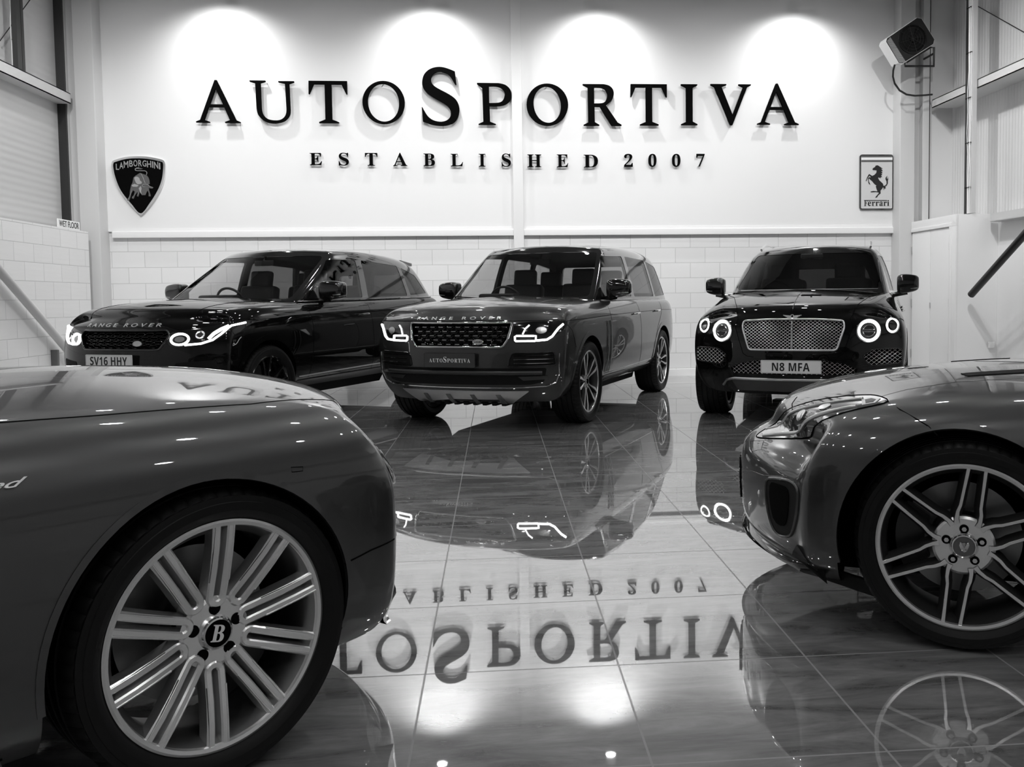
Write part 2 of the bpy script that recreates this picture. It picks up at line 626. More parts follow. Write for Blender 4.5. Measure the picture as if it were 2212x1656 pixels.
def patch(outline, cast, off=.002, thick=.006, grid=.05, mi=None):
    bm = bmesh.new()
    vs = [bm.verts.new((u, v, 0)) for u, v in outline]
    bm.faces.new(vs)
    bmesh.ops.triangulate(bm, faces=bm.faces[:])
    us, ws = [p[0] for p in outline], [p[1] for p in outline]
    for ax, lo, hi in ((0, min(us), max(us)), (1, min(ws), max(ws))):
        n = int((hi - lo) / grid)
        for k in range(1, n + 1):
            c = lo + (hi - lo) * k / (n + 1)
            co = (c, 0, 0) if ax == 0 else (0, c, 0)
            no = (1, 0, 0) if ax == 0 else (0, 1, 0)
            bmesh.ops.bisect_plane(bm, geom=bm.verts[:] + bm.edges[:] + bm.faces[:], plane_co=co, plane_no=no, dist=1e-6)
    bmesh.ops.remove_doubles(bm, verts=bm.verts[:], dist=1e-5)
    info = {}
    bm.verts.ensure_lookup_table()
    for v in bm.verts:
        info[v] = cast(v.co.x, v.co.y)
    r = bmesh.ops.extrude_face_region(bm, geom=bm.faces[:])
    new = [g for g in r['geom'] if isinstance(g, bmesh.types.BMVert)]
    for v in new:
        p, n = cast(v.co.x, v.co.y)
        v.co = p + n * off
    for v, (p, n) in info.items():
        v.co = p + n * (off - thick)
    return finish(bm, 40)
def ppath(pts, cast, off=0, step=.03, closed=False):
    P = [Vector(p) for p in pts]
    out = []
    m = len(P)
    for i in range(m if closed else m - 1):
        a, b = P[i], P[(i + 1) % m]
        n = max(1, int((b - a).length / step))
        for k in range(n):
            out.append(a.lerp(b, k / n))
    if not closed: out.append(P[-1])
    res = []
    for q in out:
        p, n = cast(q.x, q.y)
        res.append(p + n * off)
    return res
def ring_outline(cx, cz, r0, r1, a0, a1, n=40):
    A = [(cx + r0 * math.cos(a0 + (a1 - a0) * k / n), cz + r0 * math.sin(a0 + (a1 - a0) * k / n)) for k in range(n + 1)]
    B = [(cx + r1 * math.cos(a0 + (a1 - a0) * k / n), cz + r1 * math.sin(a0 + (a1 - a0) * k / n)) for k in range(n + 1)]
    return A + B[::-1]

# ------------------------------------------------------------------ the room
def struct(name, lo, hi, m, bevel=0, label=None):
    o = box(name, lo, hi, m, bevel=bevel)
    o['kind'] = 'structure'
    return o
YB = -6.5
struct('floor', (XL - .3, YB - .2, -.2), (XR + .3, DW + .3, 0), 'floor')
struct('ceiling', (XL - .3, YB - .2, CEIL), (XR + .3, DW + .3, CEIL + .2), 'ceil')
struct('wall_rear', (XL - .3, YB - .2, 0), (XR + .3, YB, CEIL), 'back')
def at(px, py, Y=None, X=None, Z=None):
    """the point of the room seen at a pixel of the photograph, on a given plane"""
    d = _r2 * ((px - 1233.26) / 1918.99) - _u2 * ((py - 746.97) / 1918.99) + _f
    c = Vector((0, 0, _eye))
    t = Y / d.y if Y is not None else (X / d.x if X is not None else (Z - _eye) / d.z)
    return c + d * t
wb = struct('wall_back', (XL - .6, DW + .03, 0), (XR + .3, DW + .3, CEIL), 'brick_b')
struct('wall_back_panel', (-5.45, DW, 2.2), (6.04, DW + .03, CEIL), 'wall')
struct('trim_1', (-5.36, DW - .035, 2.11), (6.10, DW + .03, 2.2), 'white', bevel=.006)
struct('trim_2', (-5.36, DW - .01, 2.2), (6.10, DW, 2.235), 'wall')
struct('trim_3', (.292, DW - .07, 0), (.44, DW + .03, CEIL), 'trim', bevel=.006)
struct('baseboard_back', (-5.4, DW + .005, 0), (6.226, DW + .03, .10), 'white')
# left side
struct('wall_left', (-6.1, YB, 0), (XL, 12.72, 2.17), 'brick_s')
struct('wall_left_cladding', (-6.1, YB, 2.17), (-5.92, DW + .03, CEIL), 'rib_h')
struct('trim_4', (-5.68, 12.85, 0), (-5.42, DW + .03, CEIL), 'steel', bevel=.01)
struct('trim_5', (-5.80, 12.95, 0), (-5.68, DW + .03, CEIL), 'steel')
struct('trim_6', (-5.92, 12.86, 2.17), (-5.81, 12.90, CEIL), 'graphite')
struct('wall_left_corner', (-5.92, 12.90, 0), (-5.80, DW + .03, CEIL), 'steel')
struct('trim_7', (-5.92, YB, 2.17), (-5.86, 12.84, 2.215), 'graphite')
def rail(name, x0, x1, y0, y1, z0, z1, label):
    bm = bmesh.new()
    w = .012
    add_box(bm, ((x0 + x1) / 2, (y0 + y1) / 2, z1 - w / 2), (abs(x1 - x0), y1 - y0, w))
    add_box(bm, ((x0 + x1) / 2, (y0 + y1) / 2, z0 + w / 2), (abs(x1 - x0), y1 - y0, w))
    add_box(bm, (x1 + (w / 2 if x1 < x0 else -w / 2), (y0 + y1) / 2, (z0 + z1) / 2), (w, y1 - y0, z1 - z0))
    o = link(name, finish(bm, 0), 'steel')
    tag(o, label, 'rail')
rail('cladding_rail', -5.92, -5.73, YB, 12.84, 3.92, 4.06, 'grey steel channel rail running along the left cladding wall')
rail('cladding_rail', 6.90, 6.52, YB, 12.86, 3.94, 4.06, 'grey steel channel rail high on the right cladding wall behind the cable tray')
rail('cladding_rail', 6.90, 6.66, YB, 11.50, 2.14, 2.25, 'grey steel ledge rail beside the top of the white cupboard, right edge')
# right side
struct('wall_right', (6.83, YB, 0), (7.1, DW + .03, 2.2), 'white')
struct('wall_right_cladding', (6.90, YB, 2.2), (7.1, DW + .03, CEIL), 'rib_v')
struct('trim_8', (6.04, 12.88, 0), (6.27, DW + .03, CEIL), 'steel', bevel=.012)
struct('trim_9', (6.27, 13.02, 0), (6.50, DW + .03, CEIL), 'steel')
struct('trim_10', (6.40, 12.90, 2.2), (6.50, 13.02, CEIL), 'steel', bevel=.006)
struct('wall_right_corner', (6.50, 12.98, 2.2), (6.90, DW + .03, CEIL), 'clad')
struct('trim_11', (6.50, 12.93, 2.2), (6.525, 12.98, CEIL), 'dark')
# cupboard boxed into the right corner
def cupboard():
    t = thing('cupboard', 'white boxed-in cupboard with folding doors in the right corner', 'cupboard', (6.53, 12.2, 0))
    def part(name, lo, hi, m, par=t, bevel=.003):
        lo, hi = Vector(lo) - t.location, Vector(hi) - t.location
        return box(name, lo, hi, m, par, bevel)
    part('carcass', (6.25, 11.60, 0), (6.83, 12.88, 2.255), 'white')
    part('face_frame', (6.226, 11.59, 2.10), (6.25, 12.88, 2.256), 'white')
    part('frame_post', (6.226, 11.59, 0), (6.25, 11.75, 2.10), 'white')
    part('architrave', (6.215, 11.70, 2.10), (6.226, 12.87, 2.15), 'white')
    part('architrave', (6.215, 11.70, 0), (6.226, 11.75, 2.10), 'white')
    for y0, y1 in ((11.76, 12.30), (12.31, 12.86)):
        d = part('door', (6.232, y0, .01), (6.25, y1, 2.085), 'white')
        hy = y0 if y0 < 12 else y1
        for z in (.25, 1.0, 1.78):
            part('hinge', (6.222, hy - .008, z), (6.238, hy + .008, z + .11), 'satin', d)
    part('door_pull', (6.218, 12.285, .98), (6.232, 12.295, 1.06), 'satin')
    return t
cupboard()

# ---- sign letters
SIGN = [('A', 68, 215, 115, 260), ('U', 255, 402, 117, 262), ('T', 455, 583, 118, 261), ('O', 638, 779, 118, 264), ('S', 840, 965, 70, 270),
        ('P', 1030, 1145, 125, 267), ('O', 1198, 1338, 127, 270), ('R', 1390, 1520, 129, 270), ('T', 1553, 1676, 129, 269), ('I', 1725, 1780, 129, 268),
        ('V', 1826, 1963, 129, 268), ('A', 1985, 2127, 127, 267)]
SUB = [('E', 456, 496, 363, 404), ('S', 555, 588, 362, 406), ('T', 645, 686, 363, 406), ('A', 741, 788, 362, 407), ('B', 845, 883, 365, 407), ('L', 938, 979, 366, 408),
       ('I', 1034, 1056, 366, 409), ('S', 1112, 1143, 365, 410), ('H', 1200, 1247, 368, 411), ('E', 1301, 1339, 368, 411), ('D', 1393, 1441, 369, 412),
       ('2', 1531, 1560, 366, 410), ('0', 1614, 1641, 366, 410), ('0', 1695, 1723, 366, 410), ('7', 1778, 1806, 366, 409)]
def _ell(cx, cy, rx, ry, t, n=48):
    return [(cx + rx * math.cos(a) * math.cos(t) - ry * math.sin(a) * math.sin(t), cy + rx * math.cos(a) * math.sin(t) + ry * math.sin(a) * math.cos(t)) for a in [2 * PI * k / n for k in range(n)]]
def _sm(P, keep):
    """smooth the curved runs of an outline, keep the listed corner points sharp"""
    out, n = [], len(P)
    for i in range(n):
        a, b = P[i], P[(i + 1) % n]
        out.append(a)
        if i in keep and (i + 1) % n in keep: continue
        p0 = P[i - 1] if i not in keep else a
        p3 = P[(i + 2) % n] if (i + 1) % n not in keep else b
        for t in (.33, .67):
            out.append(tuple(.5 * ((2 * a[q]) + (b[q] - p0[q]) * t + (2 * p0[q] - 5 * a[q] + 4 * b[q] - p3[q]) * t * t + (3 * a[q] - p0[q] - 3 * b[q] + p3[q]) * t ** 3) for q in (0, 1)))
    return out
_U = [(557, 186), (696, 186), (696, 196), (652, 210), (654, 430), (662, 480), (685, 515), (720, 538), (770, 546), (820, 540), (855, 515), (872, 480), (876, 440), (868, 212), (810, 200), (810, 190), (948, 190), (948, 200), (905, 215), (910, 440), (905, 490), (880, 530), (840, 558), (770, 573), (700, 563), (650, 530), (622, 490), (612, 440), (606, 210), (557, 196)]
_S = [(786, 85), (796, 183), (786, 183), (750, 120), (720, 98), (680, 88), (645, 95), (618, 120), (612, 155), (625, 185), (660, 212), (740, 255), (790, 295), (812, 345), (812, 390), (795, 440), (760, 473), (710, 488), (650, 488), (600, 478), (547, 458), (540, 352), (545, 352), (580, 415), (620, 448), (670, 460), (715, 452), (745, 425), (750, 385), (735, 350), (700, 322), (620, 275), (575, 240), (550, 200), (548, 155), (562, 110), (595, 75), (640, 56), (690, 53), (740, 66)]
_P = [(962, 175), (1120, 176), (1170, 188), (1205, 220), (1216, 262), (1205, 305), (1170, 335), (1120, 347), (1052, 348), (1054, 465), (1096, 482), (1096, 488), (968, 488), (968, 482), (1004, 465), (1000, 212), (962, 184)]
_PH = [(1050, 200), (1100, 200), (1140, 212), (1163, 240), (1164, 270), (1150, 305), (1120, 322), (1050, 325)]
_RO = [(526, 84), (690, 84), (735, 95), (765, 125), (771, 165), (755, 210), (708, 250), (800, 385), (831, 403), (831, 411), (753, 411), (660, 262), (618, 262), (619, 383), (655, 404), (655, 411), (531, 411), (531, 404), (568, 385), (566, 112), (526, 92)]
_RH = [(616, 112), (670, 112), (705, 130), (720, 170), (708, 212), (680, 233), (616, 236)]
SHAPES = {
    'A': [[(55, 563), (55, 555), (92, 540), (232, 182), (250, 182), (415, 542), (452, 558), (452, 566), (314, 566), (314, 558), (358, 542), (310, 425), (170, 425), (128, 540), (177, 556), (177, 565)], [(237, 258), (300, 400), (182, 400)]],
    'U': [_sm(_U, {0, 1, 2, 3, 4, 12, 13, 14, 15, 16, 17, 18, 19, 27, 28, 29})],
    'T': [[(912, 84), (1197, 84), (1197, 186), (1190, 186), (1155, 110), (1080, 110), (1080, 382), (1130, 402), (1130, 410), (983, 410), (983, 402), (1030, 382), (1030, 110), (950, 110), (917, 186), (910, 186)]],
    'o': [_ell(242, 320, 156, 162, 0), _ell(241, 322, 115, 143, -.10)],
    'O': [_ell(235, 245, 165, 169, 0), _ell(234, 245, 108, 146, -.10)],
    'S': [_sm(_S, {0, 1, 2, 20, 21, 22})],
    'P': [_sm(_P, {0, 1, 8, 9, 10, 11, 12, 13, 14, 15, 16}), _sm(_PH, {0, 7})],
    'R': [_sm(_RO, {0, 1, 6, 7, 8, 9, 10, 11, 12, 13, 14, 15, 16, 17, 18, 19, 20}), _sm(_RH, {0, 6})],
    'I': [[(135, 93), (280, 93), (280, 103), (238, 125), (238, 430), (280, 452), (280, 461), (136, 461), (136, 452), (180, 432), (180, 125), (135, 103)]],
    'V': [[(405, 94), (549, 94), (549, 104), (505, 120), (607, 370), (703, 122), (661, 104), (661, 95), (775, 95), (775, 104), (740, 122), (605, 462), (585, 462), (440, 122), (405, 104)]],
}
def sign_shape(key):
    from mathutils.geometry import tessellate_polygon
    loops = [[Vector((x, -y, 0)) for x, y in l] for l in SHAPES[key]]
    F = [tuple(f) for f in tessellate_polygon(loops)]
    return [(p.x, p.y) for l in loops for p in l], F
def sign_letter(ch, x0, x1, y0, y1, big, label, group):
    V, F = sign_shape('o' if ch == 'O' and x0 < 700 else ch) if big else glyphs(ch, serif=True)
    a, b = at(380 + x0 / 1.58, 100 + y1 / 1.58, Y=DW - .08), at(380 + x1 / 1.58, 100 + y0 / 1.58, Y=DW - .08)
    V = fit2d(V, a.x, b.x, a.z, b.z)
    cx, cz = (a.x + b.x) / 2, (a.z + b.z) / 2
    th = .035 if big else .022
    gap = .075 if big else .06
    me = solid2d(V, F, lambda u, v, h: Vector((u - cx, -h, v - cz)), th, 'letter')
    o = link('sign_letter', me, 'letter')
    o.location = (cx, DW - gap + th, cz)
    # stand-off pins at the sturdy parts of the letter
    pick = sorted(range(len(V)), key=lambda i: V[i][1])
    for i in (pick[0], pick[-1]):
        bm = bmesh.new()
        px_, pz_ = V[i]
        qx, qz = px_ + (cx - px_) * .08, pz_ + (cz - pz_) * .08
        add_cyl(bm, (qx - cx, qz - cz), .006, 0, gap - th, 8)
        link('fixing_pin', finish(bm, 0), 'satin', o)
    tag(o, label, 'letter', group)
ORD = {'A': ['leftmost letter of the word', 'last letter of the word'], 'T': ['third letter, left of the post', 'between R and I'], 'O': ['left of the tall S', 'right of the post']}
cnt = {}
for ch, x0, x1, y0, y1 in SIGN:
    k = cnt.get(ch, 0)
    cnt[ch] = k + 1
    ex = ORD[ch][k] if ch in ORD else {'U': 'second of the word', 'S': 'tallest of the word', 'P': 'touching the white post', 'R': 'between O and T', 'I': 'between T and V', 'V': 'before the final A'}[ch]
    sign_letter(ch, x0, x1, y0, y1, True, 'large black serif letter %s on the white wall, %s' % (ch, ex), 'large letters of the wall sign')
ex2 = ['first of the small line', 'second of the small line', 'third of the small line', 'fourth of the small line', 'between A and L', 'between B and I', 'between L and S', 'left edge of the post',
       'right after the white post', 'between H and D', 'last before the year', 'first figure of the year', 'left one of the two noughts', 'right one of the two noughts', 'last figure of the year']
for (ch, x0, x1, y0, y1), e in zip(SUB, ex2):
    sign_letter(ch, x0, x1, y0, y1, False, 'small black serif %s %s under the big sign, %s' % ('figure' if ch.isdigit() else 'letter', ch, e), 'small letters and figures of the wall sign')

# ---- shield badge, left
def flat(name, outline, y0, y1, m, parent, org, holes=None):
    bm = bmesh.new()
    add_prism(bm, [(u - org.x, v - org.z) for u, v in outline], 'y', y0, y1)
    return link(name, finish(bm, 30), m, parent)
def zo(x, y, ox, oy, s, Y):
    p = at(ox + x / s, oy + y / s, Y=Y)
    return (p.x, p.z)
def shield():
    Y = DW - .03
    s = 10.35
    def q(pts): return [zo(x, y, 230, 320, s, Y) for x, y in pts]
    org = at(230 + 770 / s, 320 + 800 / s, Y=DW)
    t = thing('shield_badge', 'black and silver shield badge with a charging bull, left on the wall', 'badge', (org.x, DW, org.z))
    outer = smooth_poly([(715, 180), (960, 195), (1240, 255), (1300, 310), (1318, 420), (1290, 680), (1200, 940), (1010, 1250), (800, 1485), (770, 1497), (735, 1480), (520, 1260), (290, 950), (160, 640), (118, 420), (122, 320), (180, 265), (450, 195)], 5)
    inner = smooth_poly([(715, 228), (960, 245), (1215, 300), (1262, 335), (1268, 430), (1240, 680), (1150, 930), (965, 1230), (770, 1455), (570, 1255), (330, 950), (205, 650), (160, 430), (162, 345), (200, 310), (450, 242)], 5)
    flat('shield_rim', q(outer), 0, -.035, 'chrome', t, org)
    f = flat('shield_face', q(inner), -.034, -.040, 'letter', t, org)
    # wording, each letter at its own height along the arc
    word = [('L', 220, 285, 350, 485), ('A', 300, 380, 318, 462), ('M', 397, 492, 290, 440), ('B', 520, 592, 275, 415), ('O', 612, 695, 268, 408), ('R', 722, 795, 268, 408), ('G', 815, 895, 275, 412), ('H', 918, 1002, 285, 430), ('I', 1030, 1050, 295, 440), ('N', 1075, 1160, 305, 458), ('I', 1185, 1208, 330, 475)]
    bm = bmesh.new()
    for ch, x0, x1, y0, y1 in word:
        V, F = glyphs(ch, offset=.01)
        a, b = q([(x0, y1), (x1, y0)])
        V = fit2d(V, a[0] - org.x, b[0] - org.x, a[1] - org.z, b[1] - org.z)
        vs = [bm.verts.new((u, -.0425, v)) for u, v in V]
        for fc in F: bm.faces.new([vs[i] for i in fc])
    r = bmesh.ops.extrude_face_region(bm, geom=bm.faces[:])
    for g in r['geom']:
        if isinstance(g, bmesh.types.BMVert): g.co.y = -.039
    link('lettering', finish(bm, 0), 'satin', f)
    bull = [(760, 555), (830, 580), (905, 605), (945, 650), (972, 720), (978, 800), (940, 815), (985, 850), (1062, 880), (1040, 905), (985, 900), (960, 885), (962, 940), (995, 1040), (1000, 1078), (955, 1078), (955, 1010), (935, 950), (915, 975), (885, 1050), (800, 1052), (775, 1000), (765, 950), (740, 1040), (725, 1085), (690, 1075), (710, 1000), (700, 985), (650, 1060), (620, 1135), (580, 1120), (590, 1085), (625, 1050), (645, 975), (610, 945), (570, 1010), (545, 1110), (515, 1180), (470, 1165), (490, 1125), (525, 1090), (540, 940), (565, 830), (595, 770), (615, 660), (660, 620)]
    flat('bull_figure', q(bull), -.040, -.050, 'alloyd', f, org)
    hl = [(640, 660), (700, 640), (750, 680), (760, 720), (800, 760), (790, 800), (700, 805), (650, 720)]
    flat('bull_highlight', q(smooth_poly(hl, 4)), -.050, -.054, 'satin', f, org)
    flat('bull_highlight', q([(735, 900), (780, 850), (800, 900), (790, 960), (800, 1035), (770, 1000)]), -.050, -.054, 'satin', f, org)
    flat('bull_highlight', q([(575, 830), (640, 800), (740, 835), (700, 870), (600, 865)]), -.050, -.054, 'satin', f, org)
    bm = bmesh.new()
    for pts, rr in (([(905, 600), (918, 560), (905, 525), (870, 510), (700, 508), (660, 495), (655, 470), (690, 448), (740, 445)], .006), ([(785, 570), (830, 660), (880, 790)], .004), ([(890, 872), (840, 870), (810, 840), (830, 815), (880, 810), (935, 815), (985, 860), (1055, 885)], .005), ([(500, 1160), (540, 1060), (590, 930)], .004)):
        P = [(u - org.x, -.052, v - org.z) for u, v in q(pts)]
        add_tube(bm, P, rr, 6)
    link('bull_tail', finish(bm, 40), 'satin', f)
    flat('tail_tuft', q([(690, 445), (750, 440), (830, 462), (780, 478), (700, 468)]), -.047, -.053, 'alloyd', f, org)
shield()
# ---- rectangular horse plaque, right
def plaque():
    Y = DW - .03
    s = 11.04
    def q(pts): return [zo(x, y, 1830, 320, s, Y) for x, y in pts]
    org = at(1830 + 700 / s, 320 + 800 / s, Y=DW)
    t = thing('wall_plaque', 'rectangular plaque with a black rearing horse and lettering, right on the wall', 'plaque', (org.x, DW, org.z))
    flat('plaque_rim', q(round_poly([(305, 150), (1097, 150), (1090, 1462), (300, 1462)], 60)), 0, -.03, 'gloss', t, org)
    f = flat('plaque_face', q(round_poly([(333, 175), (1075, 175), (1070, 1438), (328, 1438)], 30)), -.029, -.034, 'plate_grey', t, org)
    flat('stripe', q([(334, 172), (1076, 172), (1076, 215), (334, 218)]), -.034, -.036, 'grey_ink', f, org)
    flat('stripe', q([(334, 285), (1076, 285), (1076, 328), (334, 330)]), -.034, -.036, 'grey_ink', f, org)
    flat('stripe', q([(334, 224), (1076, 222), (1076, 278), (334, 280)]), -.034, -.036, 'plate', f, org)
    horse = [(600, 500), (612, 478), (665, 445), (670, 420), (700, 410), (725, 408), (760, 430), (790, 452), (845, 488), (805, 490), (845, 545), (805, 545), (840, 595), (805, 600), (832, 640), (800, 645), (828, 690), (790, 690), (800, 715), (740, 695), (735, 720), (765, 770), (810, 810), (850, 850), (862, 900), (905, 890), (938, 850), (935, 790), (910, 740), (915, 700), (955, 655), (938, 710), (950, 740), (970, 680), (965, 740), (982, 725), (965, 775), (965, 840), (940, 890), (905, 915), (915, 960), (885, 960), (868, 1005), (868, 950), (850, 930), (830, 965), (790, 1010), (790, 1040), (795, 1075), (735, 1125), (705, 1175), (662, 1180), (700, 1130), (750, 1075), (745, 1055), (680, 1045), (600, 1050), (560, 1052), (555, 1035), (620, 1020), (720, 1030), (700, 985), (678, 905), (700, 895), (640, 850), (590, 785), (545, 750), (525, 720), (505, 740), (515, 800), (545, 855), (540, 872), (505, 835), (490, 740), (500, 705), (525, 692), (560, 700), (545, 670), (530, 655), (500, 690), (470, 740), (458, 780), (440, 778), (470, 700), (510, 625), (530, 620), (590, 662), (640, 640), (690, 590), (700, 530), (640, 525), (612, 525)]
    flat('horse_figure', q(horse), -.034, -.038, 'ink', f, org)
    bm = bmesh.new()
    for ch, x0, x1, y0, y1 in (('F', 402, 478, 1243, 1378), ('e', 488, 568, 1270, 1380), ('r', 584, 662, 1275, 1375), ('r', 674, 752, 1275, 1375), ('a', 765, 848, 1270, 1380), ('r', 862, 940, 1275, 1375), ('i', 950, 1000, 1238, 1375)):
        V, F = glyphs(ch, offset=.004, serif=True)
        a, b = q([(x0, y1), (x1, y0)])
        V = fit2d(V, a[0] - org.x, b[0] - org.x, a[1] - org.z, b[1] - org.z)
        vs = [bm.verts.new((u, -.037, v)) for u, v in V]
        for fc in F: bm.faces.new([vs[i] for i in fc])
    bar = q([(402, 1238), (948, 1238), (948, 1255), (402, 1255)])
    bm.faces.new([bm.verts.new((u - org.x, -.037, v - org.z)) for u, v in bar])
    r = bmesh.ops.extrude_face_region(bm, geom=bm.faces[:])
    for g in r['geom']:
        if isinstance(g, bmesh.types.BMVert): g.co.y = -.033
    link('lettering', finish(bm, 0), 'ink', f)
M['plate_grey'] = mat('plaque_ground', .62, .4)
plaque()

# ---- fan heater
def heater():
    Y = 12.35
    s = 6.663
    def q(pts): return [zo(x, y, 1880, 0, s, Y) for x, y in pts]
    org = at(1880 + 600 / s, 560 / s, Y=Y)
    t = thing('fan_heater', 'black tilted fan heater on a bracket high in the right corner', 'heater', (org.x, Y, org.z))
    oc = [(218, 600), (235, 545), (670, 250), (740, 262), (930, 568), (910, 640), (470, 918), (405, 910)]
    bm = bmesh.new()
    add_prism(bm, [(u - org.x, v - org.z) for u, v in q(oc)], 'y', 0, .22)
    bmesh.ops.bevel(bm, geom=bm.edges[:], offset=.006, segments=2, affect='EDGES')
    link('casing', finish(bm, 30), 'white', t)
    flat('front_panel', q([(228, 600), (243, 552), (672, 258), (735, 270), (920, 568), (902, 634), (466, 908), (410, 902)]), -.004, 0, 'black', t, org)
    g = flat('outlet_grille', q([(235, 595), (285, 535), (505, 885), (465, 905), (412, 898)]), -.008, -.004, 'grille_grey', t, org)
    cc = Vector((*q([(600, 565)])[0],)) - Vector((org.x, org.z))
    bm = bmesh.new()
    for k in range(64):
        pass
    add_lathe(bm, [(.205, 0), (.205, -.02), (.195, -.02), (.195, 0)], 48)
    fr = link('fan_ring', finish(bm, 30), 'gloss', t)
    fr.location = (cc.x, -.004, cc.y)
    bm = bmesh.new()
    add_disc(bm, .194, -.005, 48)
    for k in range(5):
        a = 2 * PI * k / 5
        P = [(math.cos(a) * .03, math.sin(a) * .03), (math.cos(a + .1) * .17, math.sin(a + .1) * .17), (math.cos(a + .8) * .18, math.sin(a + .8) * .18), (math.cos(a + .7) * .05, math.sin(a + .7) * .05)]
        vs = [bm.verts.new((p[0], -.006 - (.02 if i in (1, 0) else .002), p[1])) for i, p in enumerate(P)]
        bm.faces.new(vs)
    add_cyl(bm, (0, 0), .04, -.03, -.005, 20)
    fb = link('fan', finish(bm, 30), 'dark', t)
    fb.location = (cc.x, -.004, cc.y)
    bm = bmesh.new()
    for rr in (.19, .15, .11, .07):
        P = [(rr * math.cos(2 * PI * k / 40), -.03, rr * math.sin(2 * PI * k / 40)) for k in range(40)]
        add_tube(bm, P, .0016, 5, closed=True)
    for k in range(4):
        a = PI * k / 4 + .3
        add_tube(bm, [(-.2 * math.cos(a), -.03, -.2 * math.sin(a)), (.2 * math.cos(a), -.03, .2 * math.sin(a))], .002, 5)
    fg = link('fan_guard', finish(bm, 30), 'black', t)
    fg.location = (cc.x, -.004, cc.y)
    bm = bmesh.new()
    for P in ([(612, 820), (612, 885), (1040, 885), (1040, 610), (985, 610), (640, 830)],):
        pts = [(u - org.x, .25, v - org.z) for u, v in q(P)]
        add_tube(bm, pts, .016, 8)
    P = q([(1040, 700)])[0]
    add_tube(bm, [(P[0] - org.x, .25, P[1] - org.z), (P[0] - org.x, 12.9 - Y, P[1] - org.z)], .016, 8)
    link('bracket', finish(bm, 40), 'black', t)
    return t
M['grille_grey'] = ribbed('heater_outlet', 2, 300, .35, .8)
heater()
_c = [(352, 930), (330, 1010), (325, 1100), (350, 1200), (420, 1300), (520, 1360), (640, 1378), (780, 1370), (890, 1360)]
tag(tube('cable', [at(1880 + x / 6.663, y / 6.663, Y=12.42 + .35 * k / 8) for k, (x, y) in enumerate(_c)], .014, 'black', seg=8), 'black cable looping down from the fan heater to the rail', 'cable')
# ---- cable trays, braces
def tray(x, y, z0, z1, dirx, label, m='steel'):
    t = thing('cable_tray', label, 'cable tray', (x, y, z0))
    h = z1 - z0
    box('tray_channel', (-.03, -.07, 0), (.03, .03, h), m, t)
    box('trunking', (-.04, .04, 0), (.03, .10, h), 'black', t)
    bm = bmesh.new()
    random.seed(3)
    for k in range(3):
        pts = [(-.045 + random.uniform(-.008, .008), -.05 + k * .035 + random.uniform(-.006, .006), h * i / 14) for i in range(15)]
        add_tube(bm, pts, .006, 6)
    link('white_cables', finish(bm, 40), 'white', t)
    for k in range(int(h / .6)):
        bm = bmesh.new()
        add_box(bm, (-.042, .01, .35 + k * .6), (.02, .13, .008))
        link('cable_tie', finish(bm, 0), 'dark', t)
    return t
tray(6.468, 11.655, 2.27, CEIL, 1, 'tall vertical cable tray with black and white cables on the right wall')
tl = tray(-5.78, 11.62, 4.07, CEIL, -1, 'vertical cable tray dropping to the rail in the top left corner', 'graphite')
tl.rotation_euler = (0, 0, 0)
def brace(p0, p1, r, m, label):
    tag(tube('brace_tube', [p0, p1], r, m, seg=20), label, 'brace')
a, b = at(2098, 636, X=6.38), at(2225, 493, X=6.36)
brace(a, a + (b - a) * ((CEIL - .10 - a.z) / (b.z - a.z)), .048, 'black', 'thick black diagonal tube in front of the white right wall')
a, b = at(150, 760, X=-5.43), at(0, 585, X=-5.43)
brace(a + (b - a) * ((.08 - a.z) / (b.z - a.z)), a + (b - a) * ((CEIL - .10 - a.z) / (b.z - a.z)), .05, 'steel', 'pale diagonal steel tube against the left block wall')
a, b = at(66, -2, X=-5.87), at(0, 88, X=-5.87)
brace(a + (a - b) * .1, b, .006, 'graphite', 'thin wire crossing the left cladding above the rail')
a, b = at(2088, 0, X=6.87), at(2225, 77, X=6.87)
brace(a + (a - b) * .12, b, .006, 'graphite', 'thin wire crossing the right cladding behind the cable tray')
# ---- wet floor board on the left block wall
def wet_sign():
    p = at(140, 492, X=-5.6)
    t = thing('wet_floor_sign', 'small white sign reading wet floor on top of the left wall', 'sign', (-5.60, 12.4, 2.17))
    bm = bmesh.new()
    add_box(bm, (0, 0, .055), (.012, .60, .11), bevel=.004)
    b = link('board', finish(bm, 30), 'plate', t)
    V, F = glyphs('WET FLOOR', offset=.01)
    V = fit2d(V, -.27, .27, .015, .095)
    me = solid2d(V, F, lambda u, v, h: Vector((.0062 + h, u, v)), .002)
    link('lettering', me, 'ink', b)
    t.location = (-5.535, 12.20, 2.17)
wet_sign()
tag(box('socket_box', (6.70, 11.555, .44), (6.78, 11.59, .52), 'plate', bevel=.004), 'small white socket box low on the white wall above the right car', 'socket')
tag(box('door_stop_block', (-5.519, 11.55, .42), (-5.44, 11.60, .62), 'grey_ink', bevel=.004), 'small grey block on the left wall beside the black car', 'block')

